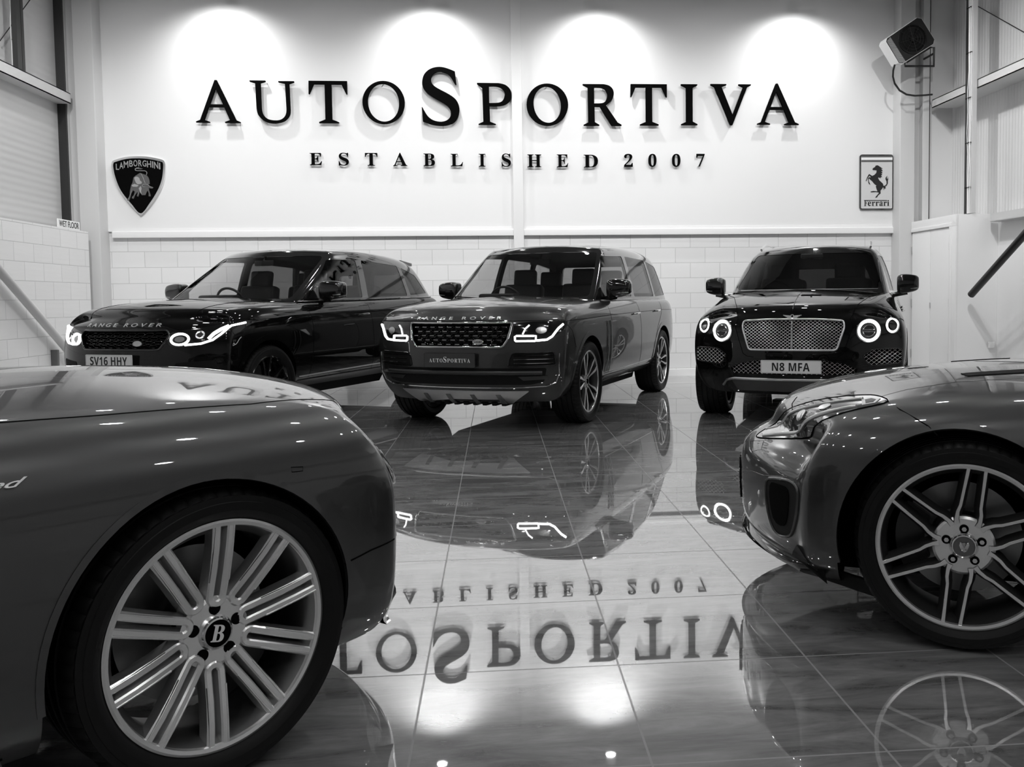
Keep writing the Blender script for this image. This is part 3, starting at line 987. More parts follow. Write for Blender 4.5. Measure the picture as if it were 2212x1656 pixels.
# ---- lamps
def downlight(x, y, z, label, group, r=.10, em='lampdisc'):
    t = thing('ceiling_light', label, 'ceiling light', (x, y, z), 0, group)
    bm = bmesh.new()
    A = [(r, .0), (r + .015, -.01), (r + .018, .10), (r - .02, .14)]
    seg = 24
    prev = None
    for rr, zz in A:
        ring = [bm.verts.new((rr * math.cos(2 * PI * k / seg), rr * math.sin(2 * PI * k / seg), zz)) for k in range(seg)]
        if prev:
            for k in range(seg): bm.faces.new((prev[k], prev[(k + 1) % seg], ring[(k + 1) % seg], ring[k]))
        prev = ring
    bm.faces.new(prev)
    if z < CEIL - .16:
        add_box(bm, (0, 0, (.14 + CEIL - z) / 2), (.02, .02, CEIL - z - .14))
    link('housing', finish(bm, 30), 'white', t)
    bm = bmesh.new()
    vs = [bm.verts.new((r * .96 * math.cos(2 * PI * k / 24), r * .96 * math.sin(2 * PI * k / 24), .012)) for k in range(24)]
    bm.faces.new(vs[::-1])
    link('lamp', finish(bm, 0, recalc=False), em, t)
    return t
M['lampdisc'] = mat('lamp_disc', .9, .3, emit=120)
M['washdisc'] = mat('wash_disc', .9, .3, emit=60)
for x, y in WASH:
    downlight(x, y, LAMP_Z, 'wall-washing spotlight hanging just in front of the sign wall', 'wall washing spotlights', r=.065, em='washdisc')
for x, y in CEIL_LAMPS:
    downlight(x, y, CEIL - .16, 'round downlight on the dark ceiling above the cars', 'ceiling downlights')
# ------------------------------------------------------------------ wheels
def add_bar(bm, pts, widths, ys, depth, mi_top=0, mi_side=1, taper=.004, chamfer=.003):
    """a spoke: path in the wheel plane (x,z), width per point, face height ys, trapezoid section"""
    n = len(pts)
    rings = []
    for i in range(n):
        p = Vector(pts[i])
        d = (Vector(pts[min(i + 1, n - 1)]) - Vector(pts[max(i - 1, 0)])).normalized()
        nr = Vector((-d.y, d.x))
        w = widths[i] / 2
        y = ys[i]
        dp = depth[i] if isinstance(depth, (list, tuple)) else depth
        prof = [(-w, y - chamfer), (-w + chamfer, y), (w - chamfer, y), (w, y - chamfer), (w + taper, y - dp), (-w - taper, y - dp)]
        rings.append([bm.verts.new((p.x + nr.x * a, b, p.y + nr.y * a)) for a, b in prof])
    m = len(rings[0])
    for i in range(n - 1):
        A, B = rings[i], rings[i + 1]
        for k in range(m):
            f = bm.faces.new((A[k], A[(k + 1) % m], B[(k + 1) % m], B[k]))
            f.material_index = mi_top if k in (0, 1, 2) else mi_side
    bm.faces.new(rings[0]).material_index = mi_side
    bm.faces.new(rings[-1][::-1]).material_index = mi_side
def polar(r, a, t=0):
    """point at radius r along direction a with sideways offset t"""
    return (r * math.cos(a) - t * math.sin(a), r * math.sin(a) + t * math.cos(a))
WHEELS = {}
def wheel_meshes(kind, Rt, Rr, wd):
    """meshes for one wheel; outer face towards +Y"""
    key = (kind, Rt, Rr)
    if key in WHEELS: return WHEELS[key]
    parts = []
    h = wd / 2
    # tyre
    bm = bmesh.new()
    seg = 240
    prof = [(Rr - .004, h - .030), (Rr + .006, h - .014), (Rr + .014, h - .004), (Rr + (Rt - Rr) * .35, h + .004), (Rr + (Rt - Rr) * .6, h + .004),
            (Rr + (Rt - Rr) * .62, h + .0015), (Rr + (Rt - Rr) * .8, h - .001), (Rt - .016, h - .010), (Rt - .006, h - .022), (Rt - .001, h - .042)]
    gr = []
    for c in (.62, .22, -.22, -.62):
        y = (h - .02) * c
        gr += [(Rt, y + .007), (Rt - .009, y + .005), (Rt - .009, y - .005), (Rt, y - .007)]
    full = prof + gr + [(r, -y) for r, y in reversed(prof)]
    np_ = len(prof)
    def rmod(i, k):
        if i in (np_ - 1, np_ - 2, len(full) - np_, len(full) - np_ + 1) and k % 4 == 0: return -.006
        if i == np_ - 3 and k % 4 == 0: return -.003
        return 0
    add_lathe(bm, full, seg, 0, rmod)
    parts.append(('tyre', finish(bm, 28, 'tyre'), ['rubber'], (0, 0, 0)))
    # rim barrel with lip
    bm = bmesh.new()
    y0 = h - .012
    lip = [(Rr + .004, y0 - .010), (Rr + .004, y0 - .002), (Rr - .002, y0), (Rr - .011, y0 - .002), (Rr - .014, y0 - .010)]
    bar = [(Rr - .030, y0 - .035), (Rr - .034, y0 - .11), (Rr - .02, -h + .02), (Rr + .002, -h + .012), (Rr + .002, -h + .03), (Rr - .014, -h + .04), (Rr - .024, y0 - .11), (Rr - .012, y0 - .03)]
    rings = add_lathe(bm, lip + bar, 128)
    bm.faces.ensure_lookup_table()
    nb = len(lip) + len(bar)
    for i in range(nb):
        for k in range(128):
            bm.faces[i * 128 + k].material_index = 0 if i < 4 else 1
    top = {'gt': ('alloy', 'satin2'), 'jag': ('alloy', 'graphite'), 'rr': ('alloy', 'graphite'), 'rs': ('gloss', 'gloss'), 'be': ('alloy', 'graphite')}[kind]
    barrel = {'gt': 'satin2', 'jag': 'graphite', 'rr': 'graphite', 'rs': 'gloss', 'be': 'graphite'}[kind]
    parts.append(('rim', finish(bm, 30, 'rim'), [top[0], barrel], (0, 0, 0)))
    # spokes
    bm = bmesh.new()
    yf = y0 - .004
    Re = Rr - .008
    if kind == 'gt':
        for s in range(10):
            a = 2 * PI * s / 10 - .25
            t = .0175
            ri = .070 if s % 2 else .082
            P, Wd, Y = [], [], []
            pts = [(Re, t * 1.12), (Re * .8, t * 1.05), (Re * .6, t), (ri + t, t)]
            for q in range(1, 8):
                b = PI / 2 - PI * q / 8
                pts.append((ri + t - t * math.cos(b), t * math.sin(b)))
            pts += [(ri + t, -t), (Re * .6, -t), (Re * .8, -t * 1.05), (Re, -t * 1.12)]
            for r, tt in pts:
                P.append(polar(r, a, tt))
                f = min(1, max(0, (r - .09) / (Re - .09)))
                Wd.append(.0195 + .003 * f)
                Y.append(yf - .030 * (1 - f) ** 1.6)
            add_bar(bm, P, Wd, Y, [.030 + .012 * (1 - min(1, Vector(p).length / Re)) for p in P], 0, 0, .005, .004)
            # raised rib along each arm
            for sg in (1, -1):
                P2 = [polar(r, a, sg * (t + .0065 * 1)) for r in (Re - .004, Re * .75, Re * .5, .13)]
                add_bar(bm, P2, [.004] * 4, [yf + .0025 - .03 * (1 - min(1, max(0, (r - .09) / (Re - .09)))) ** 1.6 for r in (Re - .004, Re * .75, Re * .5, .13)], .006, 0, 0, .001, .001)
        add_lathe(bm, [(.0, yf - .065), (.090, yf - .065), (.090, yf - .040), (.080, yf - .034), (.045, yf - .034), (.040, yf - .028), (0.0, yf - .028)], 64, 0, closed=False)
    elif kind == 'jag':
        for s in range(6):
            a = 2 * PI * s / 6 + R(38)
            for sg in (1, -1):
                pts = [(.070, .032), (.088, .036), (.112, .036), (.135, .031), (Re * .72, .029), (Re, .026)]
                P = [polar(r, a, sg * t) for r, t in pts]
                Y = [yf - .028 * (1 - min(1, r / Re)) ** 1.3 for r, t in pts]
                add_bar(bm, P, [.018, .013, .0115, .0105, .0105, .012], Y, .045, 0, 1, .013, .001)
        prof = [(0, yf - .05), (.098, yf - .05), (.098, yf - .030), (.090, yf - .024), (.060, yf - .022), (.046, yf - .022), (.042, yf - .016), (0, yf - .016)]
        add_lathe(bm, prof, 64, 0, closed=False)
        for s in range(6):
            a = 2 * PI * s / 6 + R(8)
            P = [polar(r, a, 0) for r in (.05, .088)]
            add_bar(bm, P, [.06, .062], [yf - .0235, yf - .026], .03, 0, 1, .006, .003)
    else:
        ns = 5
        for s in range(ns):
            a = 2 * PI * s / ns + (R(18) if kind == 'rr' else R(40))
            for sg in (1, -1):
                pts = [(.05, .012), (.10, .018), (.16, .034), (.22, .050), (Re, .050)] if kind != 'rs' else [(.05, .018), (.10, .024), (.17, .036), (.22, .050), (Re, .066)]
                P = [polar(r, a, sg * t) for r, t in pts]
                Y = [yf - .035 * (1 - min(1, r / Re)) ** 1.4 for r, t in pts]
                add_bar(bm, P, [.018, .014, .020, .028, .026] if kind != 'rs' else [.03, .026, .024, .022, .024], Y, .035, 0, 1, .006, .003)
        add_lathe(bm, [(0, yf - .06), (.085, yf - .06), (.080, yf - .030), (.04, yf - .026), (0, yf - .022)], 48, 0, closed=False)
    parts.append(('spokes', finish(bm, 30, 'spokes'), list(top), (0, 0, 0)))
    # bolts
    yb = yf - (.034 if kind == 'gt' else .020 if kind == 'jag' else .03)
    pcd = .057 if kind != 'gt' else .060
    for s in range(5):
        a = 2 * PI * s / 5 + (R(90))
        bm = bmesh.new()
        add_cyl(bm, (0, 0), .0150 if kind == 'gt' else .0145, -.004, .0015, 24, 1)
        if kind != 'gt':
            add_cyl(bm, (0, 0), .008, .0, .006, 6, 0)
            add_cyl(bm, (0, 0), .0065, .006, .008, 12, 0)
        else:
            add_cyl(bm, (0, 0), .0095, .0, .004, 6, 1)
        parts.append(('wheel_bolt', finish(bm, 30, 'bolt'), ['chrome' if kind == 'jag' else 'graphite', 'void'], (pcd * math.cos(a), yb, pcd * math.sin(a))))
    # centre cap
    bm = bmesh.new()
    cr = .038 if kind in ('gt', 'jag') else .030
    add_lathe(bm, [(0, 0), (cr, 0), (cr + .003, .003), (cr, .007), (cr - .004, .008), (cr - .006, .006), (0, .0065)], 48, 0, closed=False)
    yc = yf - (.028 if kind == 'gt' else .017 if kind == 'jag' else .024)
    for f in bm.faces:
        c = f.calc_center_median()
        if math.hypot(c.x, c.z) < cr - .005 and c.y > .002: f.material_index = 1
    if kind == 'gt':
        V, F = glyphs('B', offset=.01, serif=True)
        V = fit2d(V, -.0165, .0165, -.021, .021)
        V = [(u * .97 + v * .26, v * .97 - u * .26) for u, v in V]
        n0 = [bm.verts.new((-u, .0085, v)) for u, v in V]
        for fc in F: bm.faces.new([n0[i] for i in fc]).material_index = 2
    if kind == 'jag':
        # a snarling head as a small relief
        hd = [(-.014, .018), (-.006, .014), (0, .016), (.006, .014), (.014, .018), (.017, .006), (.013, -.006), (.008, -.016), (0, -.020), (-.008, -.016), (-.013, -.006), (-.017, .006)]
        n0 = [bm.verts.new((u * .9, .0105, v * .9)) for u, v in hd]
        ct = bm.verts.new((0, .016, -.002))
        for k in range(len(n0)): bm.faces.new((n0[k], n0[(k + 1) % len(n0)], ct)).material_index = 0
    parts.append(('centre_cap', finish(bm, 25, 'cap'), ['chrome', 'letter' if kind != 'jag' else 'alloyd', 'plate'], (0, yc, 0)))
    # brake disc and caliper
    bm = bmesh.new()
    rd = Rr * .70
    add_lathe(bm, [(.06, -.02), (.095, -.018), (.10, -.035), (rd, -.035), (rd, -.066), (.10, -.066), (.06, -.05)], 64)
    parts.append(('brake_disc', finish(bm, 30, 'disc'), ['disc'], (0, 0, 0)))
    bm = bmesh.new()
    sgn = 1
    out = ring_outline(0, 0, rd * .62, rd + .022, R(195), R(262), 14) if kind != 'jag' else ring_outline(0, 0, rd * .62, rd + .022, R(-35), R(35), 14)
    add_prism(bm, out, 'y', -.09, .004)
    bmesh.ops.bevel(bm, geom=bm.edges[:], offset=.004, segments=2, affect='EDGES')
    parts.append(('brake_caliper', finish(bm, 30, 'caliper'), ['graphite'], (0, 0, 0)))
    WHEELS[key] = parts
    for nm, me, ms, loc in parts:
        for q in ms: me.materials.append(M[q])
    return parts
def put_wheel(car, kind, x, y, side, Rt, Rr, wd, spin=0, steer=0):
    """side +1: outer face to the car's left"""
    parts = wheel_meshes(kind, Rt, Rr, wd)
    w = None
    for nm, me, ms, loc in sorted(parts, key=lambda p: p[0] != 'rim'):
        if nm == 'rim':
            w = bpy.data.objects.new('wheel', me)
            COL.objects.link(w)
            w.parent = car
            w.location = (x, y, Rt)
            w.rotation_euler = (0, spin, (0 if side > 0 else PI) + steer)
        else:
            o = bpy.data.objects.new(nm, me)
            COL.objects.link(o)
            o.parent = w
            o.location = loc
            if nm in ('brake_caliper',):
                o.rotation_euler = (0, -spin, 0)
    return w

# ------------------------------------------------------------------ car bodies
def car_shell(root, sp, paint_m, name='body'):
    """subdivided lattice, wheel wells and openings cut out"""
    me = lattice(sp, sp.get('levels', 3))
    bvh = bvh_of(me)
    cb = bmesh.new()
    for x, ra, z in sp['arches']:
        for s in (1, -1):
            w0, w1 = sp.get('well', .56), 1.3
            seg = 72
            A, B = [], []
            for k in range(seg):
                a = 2 * PI * k / seg
                # a round arch that runs straight down to the sill
                px_, pz_ = ra * math.cos(a), ra * math.sin(a)
                if pz_ < 0: pz_ = pz_ * 2.2
                A.append(cb.verts.new((x + px_, s * w0, z + pz_)))
                B.append(cb.verts.new((x + px_, s * w1, z + pz_)))
            for k in range(seg):
                cb.faces.new((A[k], A[(k + 1) % seg], B[(k + 1) % seg], B[k])).material_index = 1
            cb.faces.new(A).material_index = 1
            cb.faces.new(B[::-1]).material_index = 1
    for pts, axis, a, b in sp.get('cuts', []):
        add_prism(cb, pts, axis, a, b, 1)
    r = boolean(me, cb, [paint_m, 'void'])
    shade(r, sp.get('sharp', 32))
    o = bpy.data.objects.new(name, r)
    COL.objects.link(o)
    o.parent = root
    return o, bvh
def gap(bvh_cast, pts, root, name='panel_gap', r=.0022, off=-.0003, closed=False, m='void', step=.03):
    return tube(name, ppath(pts, bvh_cast, off, step, closed), r, m, root, 6, closed)
def lerp(a, b, t): return a + (b - a) * t
def greenhouse(root, g, m_roof, glass_front, glass_rear):
    """cabin shell with real window openings, glass panes set into them"""
    fr = g['fr']
    K = len(g['z'])
    X = [[lerp(g['xf'][k], g['xr'][k], t) for t in fr] for k in range(K)]
    Z = [[g['z'][k] + (g.get('zdrop', [0] * len(fr))[i] if k >= 2 else 0) * (k - 1) / (K - 2) for i in range(len(fr))] for k in range(K)]
    Wd = [[g['w'][k] * g['wf'][i] for i in range(len(fr))] for k in range(K)]
    sp = dict(x=X, z=Z, w=Wd, crown=g['crown'], bend=g['bend'], bp=2.2, jf=[0, .4, .75, .93, 1])
    me = lattice(sp, 3)
    bvh = bvh_of(me)
    me.materials.append(M[m_roof]); me.materials.append(M['int'])
    o = bpy.data.objects.new('t', me)
    COL.objects.link(o)
    md = o.modifiers.new('s', 'SOLIDIFY')
    md.thickness = .035
    md.offset = -1
    md.material_offset = 1
    r = eval_mesh(o)
    bpy.data.objects.remove(o)
    cb = bmesh.new()
    cx, cy, cz = caster(bvh, 'x'), caster(bvh, 'y'), caster(bvh, 'x-')
    add_prism(cb, g['screen'], 'x', .6, g['screen_to'], 0)
    if g.get('rearscreen'): add_prism(cb, g['rearscreen'], 'x', -6, g['rear_to'], 0)
    for s in (1, -1):
        for w in g['windows']:
            add_prism(cb, w, 'y', s * .45, s * 1.3, 0)
    sh = boolean(r, cb, [m_roof, 'int'])
    shade(sh, 32)
    sh = bpy.data.objects.new('roof', sh)
    COL.objects.link(sh)
    sh.parent = root
    def grow(P, d):
        c = Vector((sum(p[0] for p in P) / len(P), sum(p[1] for p in P) / len(P)))
        return [(p[0] + (Vector(p) - c).normalized().x * d, p[1] + (Vector(p) - c).normalized().y * d) for p in P]
    link('windscreen', patch(grow(g['screen'], .012), cx, -.003, .005, .06), glass_front, root)
    if g.get('rearscreen'): link('rear_screen', patch(grow(g['rearscreen'], .012), cz, -.003, .005, .08), glass_rear, root)
    for s in (1, -1):
        c = caster(bvh, 'y', s)
        for i, w in enumerate(g['windows']):
            link('side_window', patch(grow(w, .01), c, -.003, .005, .08), glass_front if i == 0 else glass_rear, root)
    return bvh
def seat(root, x, y, z, w=.5):
    bm = bmesh.new()
    add_box(bm, (x, y, z + .12), (.16, w, .62), Matrix.Rotation(R(-12), 3, 'Y'), bevel=.05)
    o = link('seat', finish(bm, 40), 'leather', root)
    bm = bmesh.new()
    add_box(bm, (x - .09, y, z + .50), (.10, .27, .20), Matrix.Rotation(R(-10), 3, 'Y'), bevel=.04)
    for s in (-.06, .06):
        add_tube(bm, [(x - .08, y + s, z + .36), (x - .09, y + s, z + .46)], .007, 6)
    link('headrest', finish(bm, 40), 'leather', o)
def cabin(root, xd, zb, wheel_y=-.38, rows=((-1.55, .36), (-2.5, .4))):
    bm = bmesh.new()
    add_box(bm, (xd - .27, 0, zb - .03), (.5, 1.36, .10), bevel=.03)
    add_box(bm, (xd - .42, wheel_y, zb + .035), (.20, .42, .08), bevel=.035)
    d = link('dashboard', finish(bm, 40), 'int', root)
    bm = bmesh.new()
    c = Vector((xd - .62, wheel_y, zb - .02))
    rt = Matrix.Rotation(R(24), 3, 'Y')
    P = [c + rt @ Vector((0, .185 * math.cos(2 * PI * k / 40), .185 * math.sin(2 * PI * k / 40))) for k in range(40)]
    add_tube(bm, P, .014, 8, closed=True)
    add_box(bm, c, (.04, .14, .10), rt, bevel=.02)
    for a in (R(200), R(340), R(270)):
        add_tube(bm, [c, c + rt @ Vector((0, .18 * math.cos(a), .18 * math.sin(a)))], .012, 6)
    link('steering_wheel', finish(bm, 40), 'leather', root)
    for x, yy in rows:
        for s in (1, -1):
            seat(root, x, s * yy, zb - .25, .46)
    bm = bmesh.new()
    add_box(bm, (xd - .70, 0, zb + .42), (.03, .24, .06), bevel=.012)
    add_tube(bm, [(xd - .69, 0, zb + .44), (xd - .74, 0, zb + .50)], .012, 6)
    link('rear_view_mirror', finish(bm, 40), 'int', root)
def door_mirror(root, s, x, y, z, L=.24, m='gloss', H=.20):
    """cap, repeater strip, glass and foot; s = +1 for the car's left"""
    bm = bmesh.new()
    add_box(bm, (x, y + s * L / 2, z), (.16, L, H))
    bmesh.ops.subdivide_edges(bm, edges=bm.edges[:], cuts=2, use_grid_fill=True)
    for v in bm.verts:
        u = (v.co.y - y) * s / L
        dz = (v.co.z - z) / (H / 2)
        # rounder towards the tip, flatter behind
        k = 1 - .45 * max(0, u - .45) ** 1.3 - .25 * max(0, .3 - u)
        v.co.z = z + dz * (H / 2) * k + (.01 if dz > 0 else .02 * u)
        if v.co.x > x: v.co.x += .03 * (1 - abs(dz)) - .05 * u
    me = bpy.data.meshes.new('m')
    bm.to_mesh(me); bm.free()
    o = bpy.data.objects.new('m', me)
    COL.objects.link(o)
    md = o.modifiers.new('s', 'SUBSURF'); md.levels = 2; md.render_levels = 2
    r = eval_mesh(o)
    bpy.data.objects.remove(o)
    shade(r, 60)
    cap = link('door_mirror', r, m, root)
    bm = bmesh.new()
    add_box(bm, (x - .082, y + s * L / 2, z), (.006, L * .8, .12), bevel=.002)
    link('mirror_glass', finish(bm, 30), 'chrome', cap)
    bm = bmesh.new()
    P = [(x + .085 - .05 * u, y + s * (.12 * 0 + L * u), z - .045 + .008 * u) for u in (.35, .5, .65, .8, .93)]
    add_tube(bm, P, [.004, .006, .007, .006, .004], 8)
    link('repeater', finish(bm, 50), 'satin', cap)
    bm = bmesh.new()
    add_tube(bm, [(x - .01, y - s * .10, z - .12), (x, y - s * .02, z - .10), (x, y + s * .10, z - .075)], [.035, .028, .03], 10, flat=.7)
    link('mirror_foot', finish(bm, 50), m, cap)
    return cap
def door_handle(root, bvh, s, x, z, m='gloss', L=.22):
    c = caster(bvh, 'y', s)
    P = ppath([(x + L / 2, z - .006), (x, z), (x - L / 2, z + .004)], c, .026, .03)
    for i, e in ((0, .004), (-1, .004)):
        P[i] = P[i] - Vector((0, s * .022, 0))
    bm = bmesh.new()
    add_tube(bm, P, [.008] + [.011] * (len(P) - 2) + [.008], 10)
    return link('door_handle', finish(bm, 50), m, root)
def text_on(root, cast, text, u0, u1, v0, v1, m, name='lettering', h=.004, serif=False, off=.0, spacing=1.0, flip=False, offset=.01, shear=0):
    V, F = glyphs(text, offset=offset, serif=serif, spacing=spacing, shear=shear)
    V = fit2d(V, u0, u1, v0, v1)
    def fn(u, v, hh):
        p, n = cast(u, v)
        return p + n * (off + hh)
    if u0 > u1: F = [f[::-1] for f in F]
    return link(name, solid2d(V, F, fn, h), m, root)
def number_plate(root, x, z, text, dark=False, tilt=0, w=.52, h=.111, serif=False, y=0):
    e = bpy.data.objects.new
    bm = bmesh.new()
    add_prism(bm, round_poly([(-w / 2, -h / 2), (w / 2, -h / 2), (w / 2, h / 2), (-w / 2, h / 2)], .008, 3), 'x', 0, .008)
    p = link('number_plate', finish(bm, 30), 'gloss' if dark else 'plate', root)
    p.location = (x, y, z)
    p.rotation_euler = (0, tilt, 0)
    if dark:
        V, F, chars = [], [], [('A', 0, 1), ('U', 1, 1), ('T', 2, 1), ('O', 3, 1), ('S', 4.05, 1.45), ('P', 5.1, 1), ('O', 6.1, 1), ('R', 7.15, 1), ('T', 8.15, 1), ('I', 9.15, .45), ('V', 9.7, 1), ('A', 10.7, 1)]
        for ch, x0, k in chars:
            v, f = glyphs(ch, offset=-.005, serif=True)
            v = fit2d(v, x0, x0 + (.8 if ch != 'I' else .32) * (1.05 if k > 1 else 1), -.0 if k == 1 else -.05, 1.0 * (1.5 if k > 1 else 1))
            n0 = len(V)
            V += v
            F += [tuple(i + n0 for i in q) for q in f]
        V = fit2d(V, -.200, .205, -.020, .032)
    else:
        V, F = glyphs(text, offset=0, serif='sans', spacing=1.04)
        V = fit2d(V, -w * (.31 if len(text) < 7 else .40), w * (.31 if len(text) < 7 else .40), -.0375, .0375)
    link('plate_characters', solid2d(V, F, lambda u, v, hh: Vector((.0078 + hh, u, v)), .0015), 'plate' if dark else 'ink', p)
    if not dark:
        bm = bmesh.new()
        o = round_poly([(-w / 2 + .006, -h / 2 + .006), (w / 2 - .006, -h / 2 + .006), (w / 2 - .006, h / 2 - .006), (-w / 2 + .006, h / 2 - .006)], .008, 3)
        add_tube(bm, [(.008, u, v) for u, v in o], .0008, 5, closed=True)
        link('plate_border', finish(bm, 40), 'ink', p)
    else:
        bm = bmesh.new()
        o = round_poly([(-w / 2, -h / 2), (w / 2, -h / 2), (w / 2, h / 2), (-w / 2, h / 2)], .008, 3)
        add_tube(bm, [(.004, u, v) for u, v in o], .004, 6, closed=True)
        link('plate_frame', finish(bm, 40), 'gloss', p)
    return p
def arch_lip(root, bvh, x, z, r0, r1, m, s, a0=-12, a1=192, off=.010, thick=.016, name='arch_trim'):
    c = caster(bvh, 'y', s)
    o = ring_outline(x, z, r0, r1, R(a0), R(a1), 44)
    return link(name, patch(o, c, off, thick, .12), m, root)

def underbody(root, wb):
    bm = bmesh.new()
    add_prism(bm, [(-.42, .36), (-.34, .27), (-.55, .225), (-wb + .55, .225), (-wb + .40, .36)], 'y', -.72, .72)
    link('underbody', finish(bm, 0), 'dark', root)
    bm = bmesh.new()
    add_prism(bm, [(-wb - .40, .40), (-wb - .42, .25), (-wb - .85, .28), (-wb - .95, .40)], 'y', -.70, .70)
    link('rear_underbody', finish(bm, 0), 'dark', root)
    for x in (0, -wb):
        bm = bmesh.new()
        add_tube(bm, [(x, -.70, .37), (x, -.25, .33), (x, .25, .33), (x, .70, .37)], .045, 12)
        add_box(bm, (x, 0, .34), (.24, .30, .20), bevel=.04)
        link('axle', finish(bm, 40), 'dark', root)
def place(root, x, y, deg):
    root.location = (x, y, 0)
    root.rotation_euler = (0, 0, R(deg))

# ---- shared SUV tables
def suv_spec(p):
    xs = p['xs']
    n = len(xs)
    K = len(p['zk'])
    fx = p['fx']
    X, Z, Wd = [], [], []
    for k in range(K):
        row = list(xs)
        row[0] += fx[k]
        row[1] += fx[k] * .9
        row[2] += fx[k] * .35
        row[-1] += p['rx'][k]
        row[-2] += p['rx'][k] * .9
        X.append(row)
        z = p['zk'][k]
        Z.append([z] * n if not isinstance(z, (list, tuple)) else z)
        w = p['wk'][k]
        Wd.append([w * f for f in p['wf']])
    return dict(x=X, z=Z, w=Wd, crown=p['crown'], bend=p['bend'], bp=p.get('bp', 2.6), bk=p.get('bk', [1] * K), jf=p.get('jf', [0, .3, .6, .86, 1]))
# ------------------------------------------------------------------ middle car: grey luxury SUV
def car_mid():
    t = thing('suv', 'grey metallic SUV with black roof and dealer plate, parked in the middle', 'car')
    p = dict(xs=[.90, .86, .66, .30, -.10, -.50, -1.2, -2.0, -2.75, -3.30, -3.70, -3.86, -3.90],
             zk=[[.26, .26, .26, .28, .30, .32, .32, .32, .32, .32, .34, .36, .36], .40, .58, .76,
                 [.95, .95, .97, .99, 1.0, 1.01, 1.01, 1.02, 1.03, 1.03, 1.02, 1.0, 1.0],
                 [1.02, 1.03, 1.06, 1.085, 1.10, 1.11, 1.12, 1.125, 1.13, 1.13, 1.12, 1.10, 1.09],
                 [1.045, 1.06, 1.10, 1.135, 1.15, 1.16, 1.17, 1.17, 1.17, 1.17, 1.16, 1.14, 1.12]],
             wk=[.86, .945, .975, .985, .975, .94, .88],
             wf=[.95, .97, .985, 1, 1, 1, 1, 1, 1, 1, .955, .92, .90],
             fx=[-.12, -.03, 0, -.015, -.04, -.08, -.15], rx=[.10, 0, 0, .02, .04, .08, .12],
             crown=[.02, .03, .045, .055, .06, .06, .03, .02, .02, .02, .02, .01, 0],
             bend=[.24, .21, .10, .03, 0, 0, 0, 0, 0, 0, -.04, -.12, -.16])
    sp = suv_spec(p)
    sp['arches'] = [(0, .435, .40), (-2.92, .435, .40)]
    # grille recess, bumper intakes
    G = round_poly([(-.505, .975), (.505, .975), (.475, .83), (.43, .76), (-.43, .76), (-.475, .83)], .02)
    sp['cuts'] = [(G, 'x', .70, 1.2)]
    lower = round_poly([(-.80, .575), (.80, .575), (.77, .45), (.66, .425), (-.66, .425), (-.77, .45)], .02)
    body, bvh = car_shell(t, sp, 'p_grey')
    cx, cz = caster(bvh, 'x'), caster(bvh, 'z')
    for s in (1, -1):
        put_wheel(t, 'rr', 0, s * .83, s, .392, .292, .28, spin=.3)
        put_wheel(t, 'rr', -2.92, s * .83, s, .392, .292, .28, spin=.9)
    g = dict(fr=[0, .05, .3, .55, .8, .95, 1], z=[1.09, 1.18, 1.44, 1.67, 1.745], xf=[-.33, -.44, -.80, -1.08, -1.18], xr=[-3.86, -3.82, -3.72, -3.60, -3.46],
             w=[.90, .885, .82, .755, .685], wf=[.93, .955, 1, 1, .985, .95, .92], crown=[.02, .035, .05, .05, .04, .02, .01], bend=[.17, .15, .03, 0, -.02, -.06, -.08],
             zdrop=[0, 0, .02, .02, 0, -.02, -.03],
             screen=round_poly([(-.76, 1.20), (.76, 1.20), (.65, 1.685), (-.65, 1.685)], .05), screen_to=-1.9,
             rearscreen=round_poly([(-.68, 1.24), (.68, 1.24), (.58, 1.60), (-.58, 1.60)], .05), rear_to=-3.35,
             windows=[round_poly([(-.78, 1.195), (-1.80, 1.195), (-1.84, 1.66), (-1.20, 1.635)], .03), round_poly([(-1.92, 1.195), (-2.86, 1.195), (-2.80, 1.645), (-1.95, 1.66)], .03),
                      round_poly([(-2.95, 1.195), (-3.60, 1.215), (-3.42, 1.58), (-2.89, 1.635)], .03)])
    gb = greenhouse(t, g, 'gloss', 'glass', 'glass_mid')
    cabin(t, -.50, 1.17)
    # grille
    fr_ = link('grille', patch(G, lambda u, v: (lambda q: (q[0] - Vector((.055, 0, 0)), q[1]))(cx(u, v)), 0, .01, .2), 'void', t)
    link('grille_surround', tube_mesh(ppath(G, cx, .004, .03, True), .011, True), 'chrome', fr_)
    bm = bmesh.new()
    dz = .0385
    for r_ in range(5):
        zc = .785 + r_ * .0385
        for c_ in range(-6, 7):
            yc = c_ * .088 + (.044 if r_ % 2 else 0)
            hw = .44 + (zc - .76) * .3
            if abs(yc) > hw - .02: continue
            # an elongated hexagonal cell drawn as a bar outline
            a, b = .040, .013
            P = [(yc - a, zc), (yc - a * .62, zc + b), (yc + a * .62, zc + b), (yc + a, zc), (yc + a * .62, zc - b), (yc - a * .62, zc - b)]
            pts = ppath(P, cx, -.018, .05, True)
            add_tube(bm, pts, .0035, 5, closed=True, mi=0)
            add_tube(bm, ppath([(yc - .022, zc), (yc + .022, zc)], cx, -.008, .03), .0032, 6, mi=1)
    link('grille_mesh', finish(bm, 30), ['gloss', 'chrome'], fr_)
    o = text_on(fr_, cx, 'LAND', .17, .24, .800, .812, 'ink', 'emblem_word', .003, off=.008)
    el = link('oval_emblem', patch(ellipse(.205, .806, .048, .024, 24), cx, .006, .014, .05), 'satin', fr_)
    bm = bmesh.new(); add_tube(bm, ppath(ellipse(.205, .806, .048, .024, 24), cx, .006, .05, True), .0025, 6, closed=True)
    link('emblem_rim', finish(bm, 40), 'chrome', fr_)
    text_on(t, cx, 'RANGE ROVER', -.45, .40, 1.002, 1.027, 'mesh', 'bonnet_lettering', .006, spacing=1.9, offset=.012)
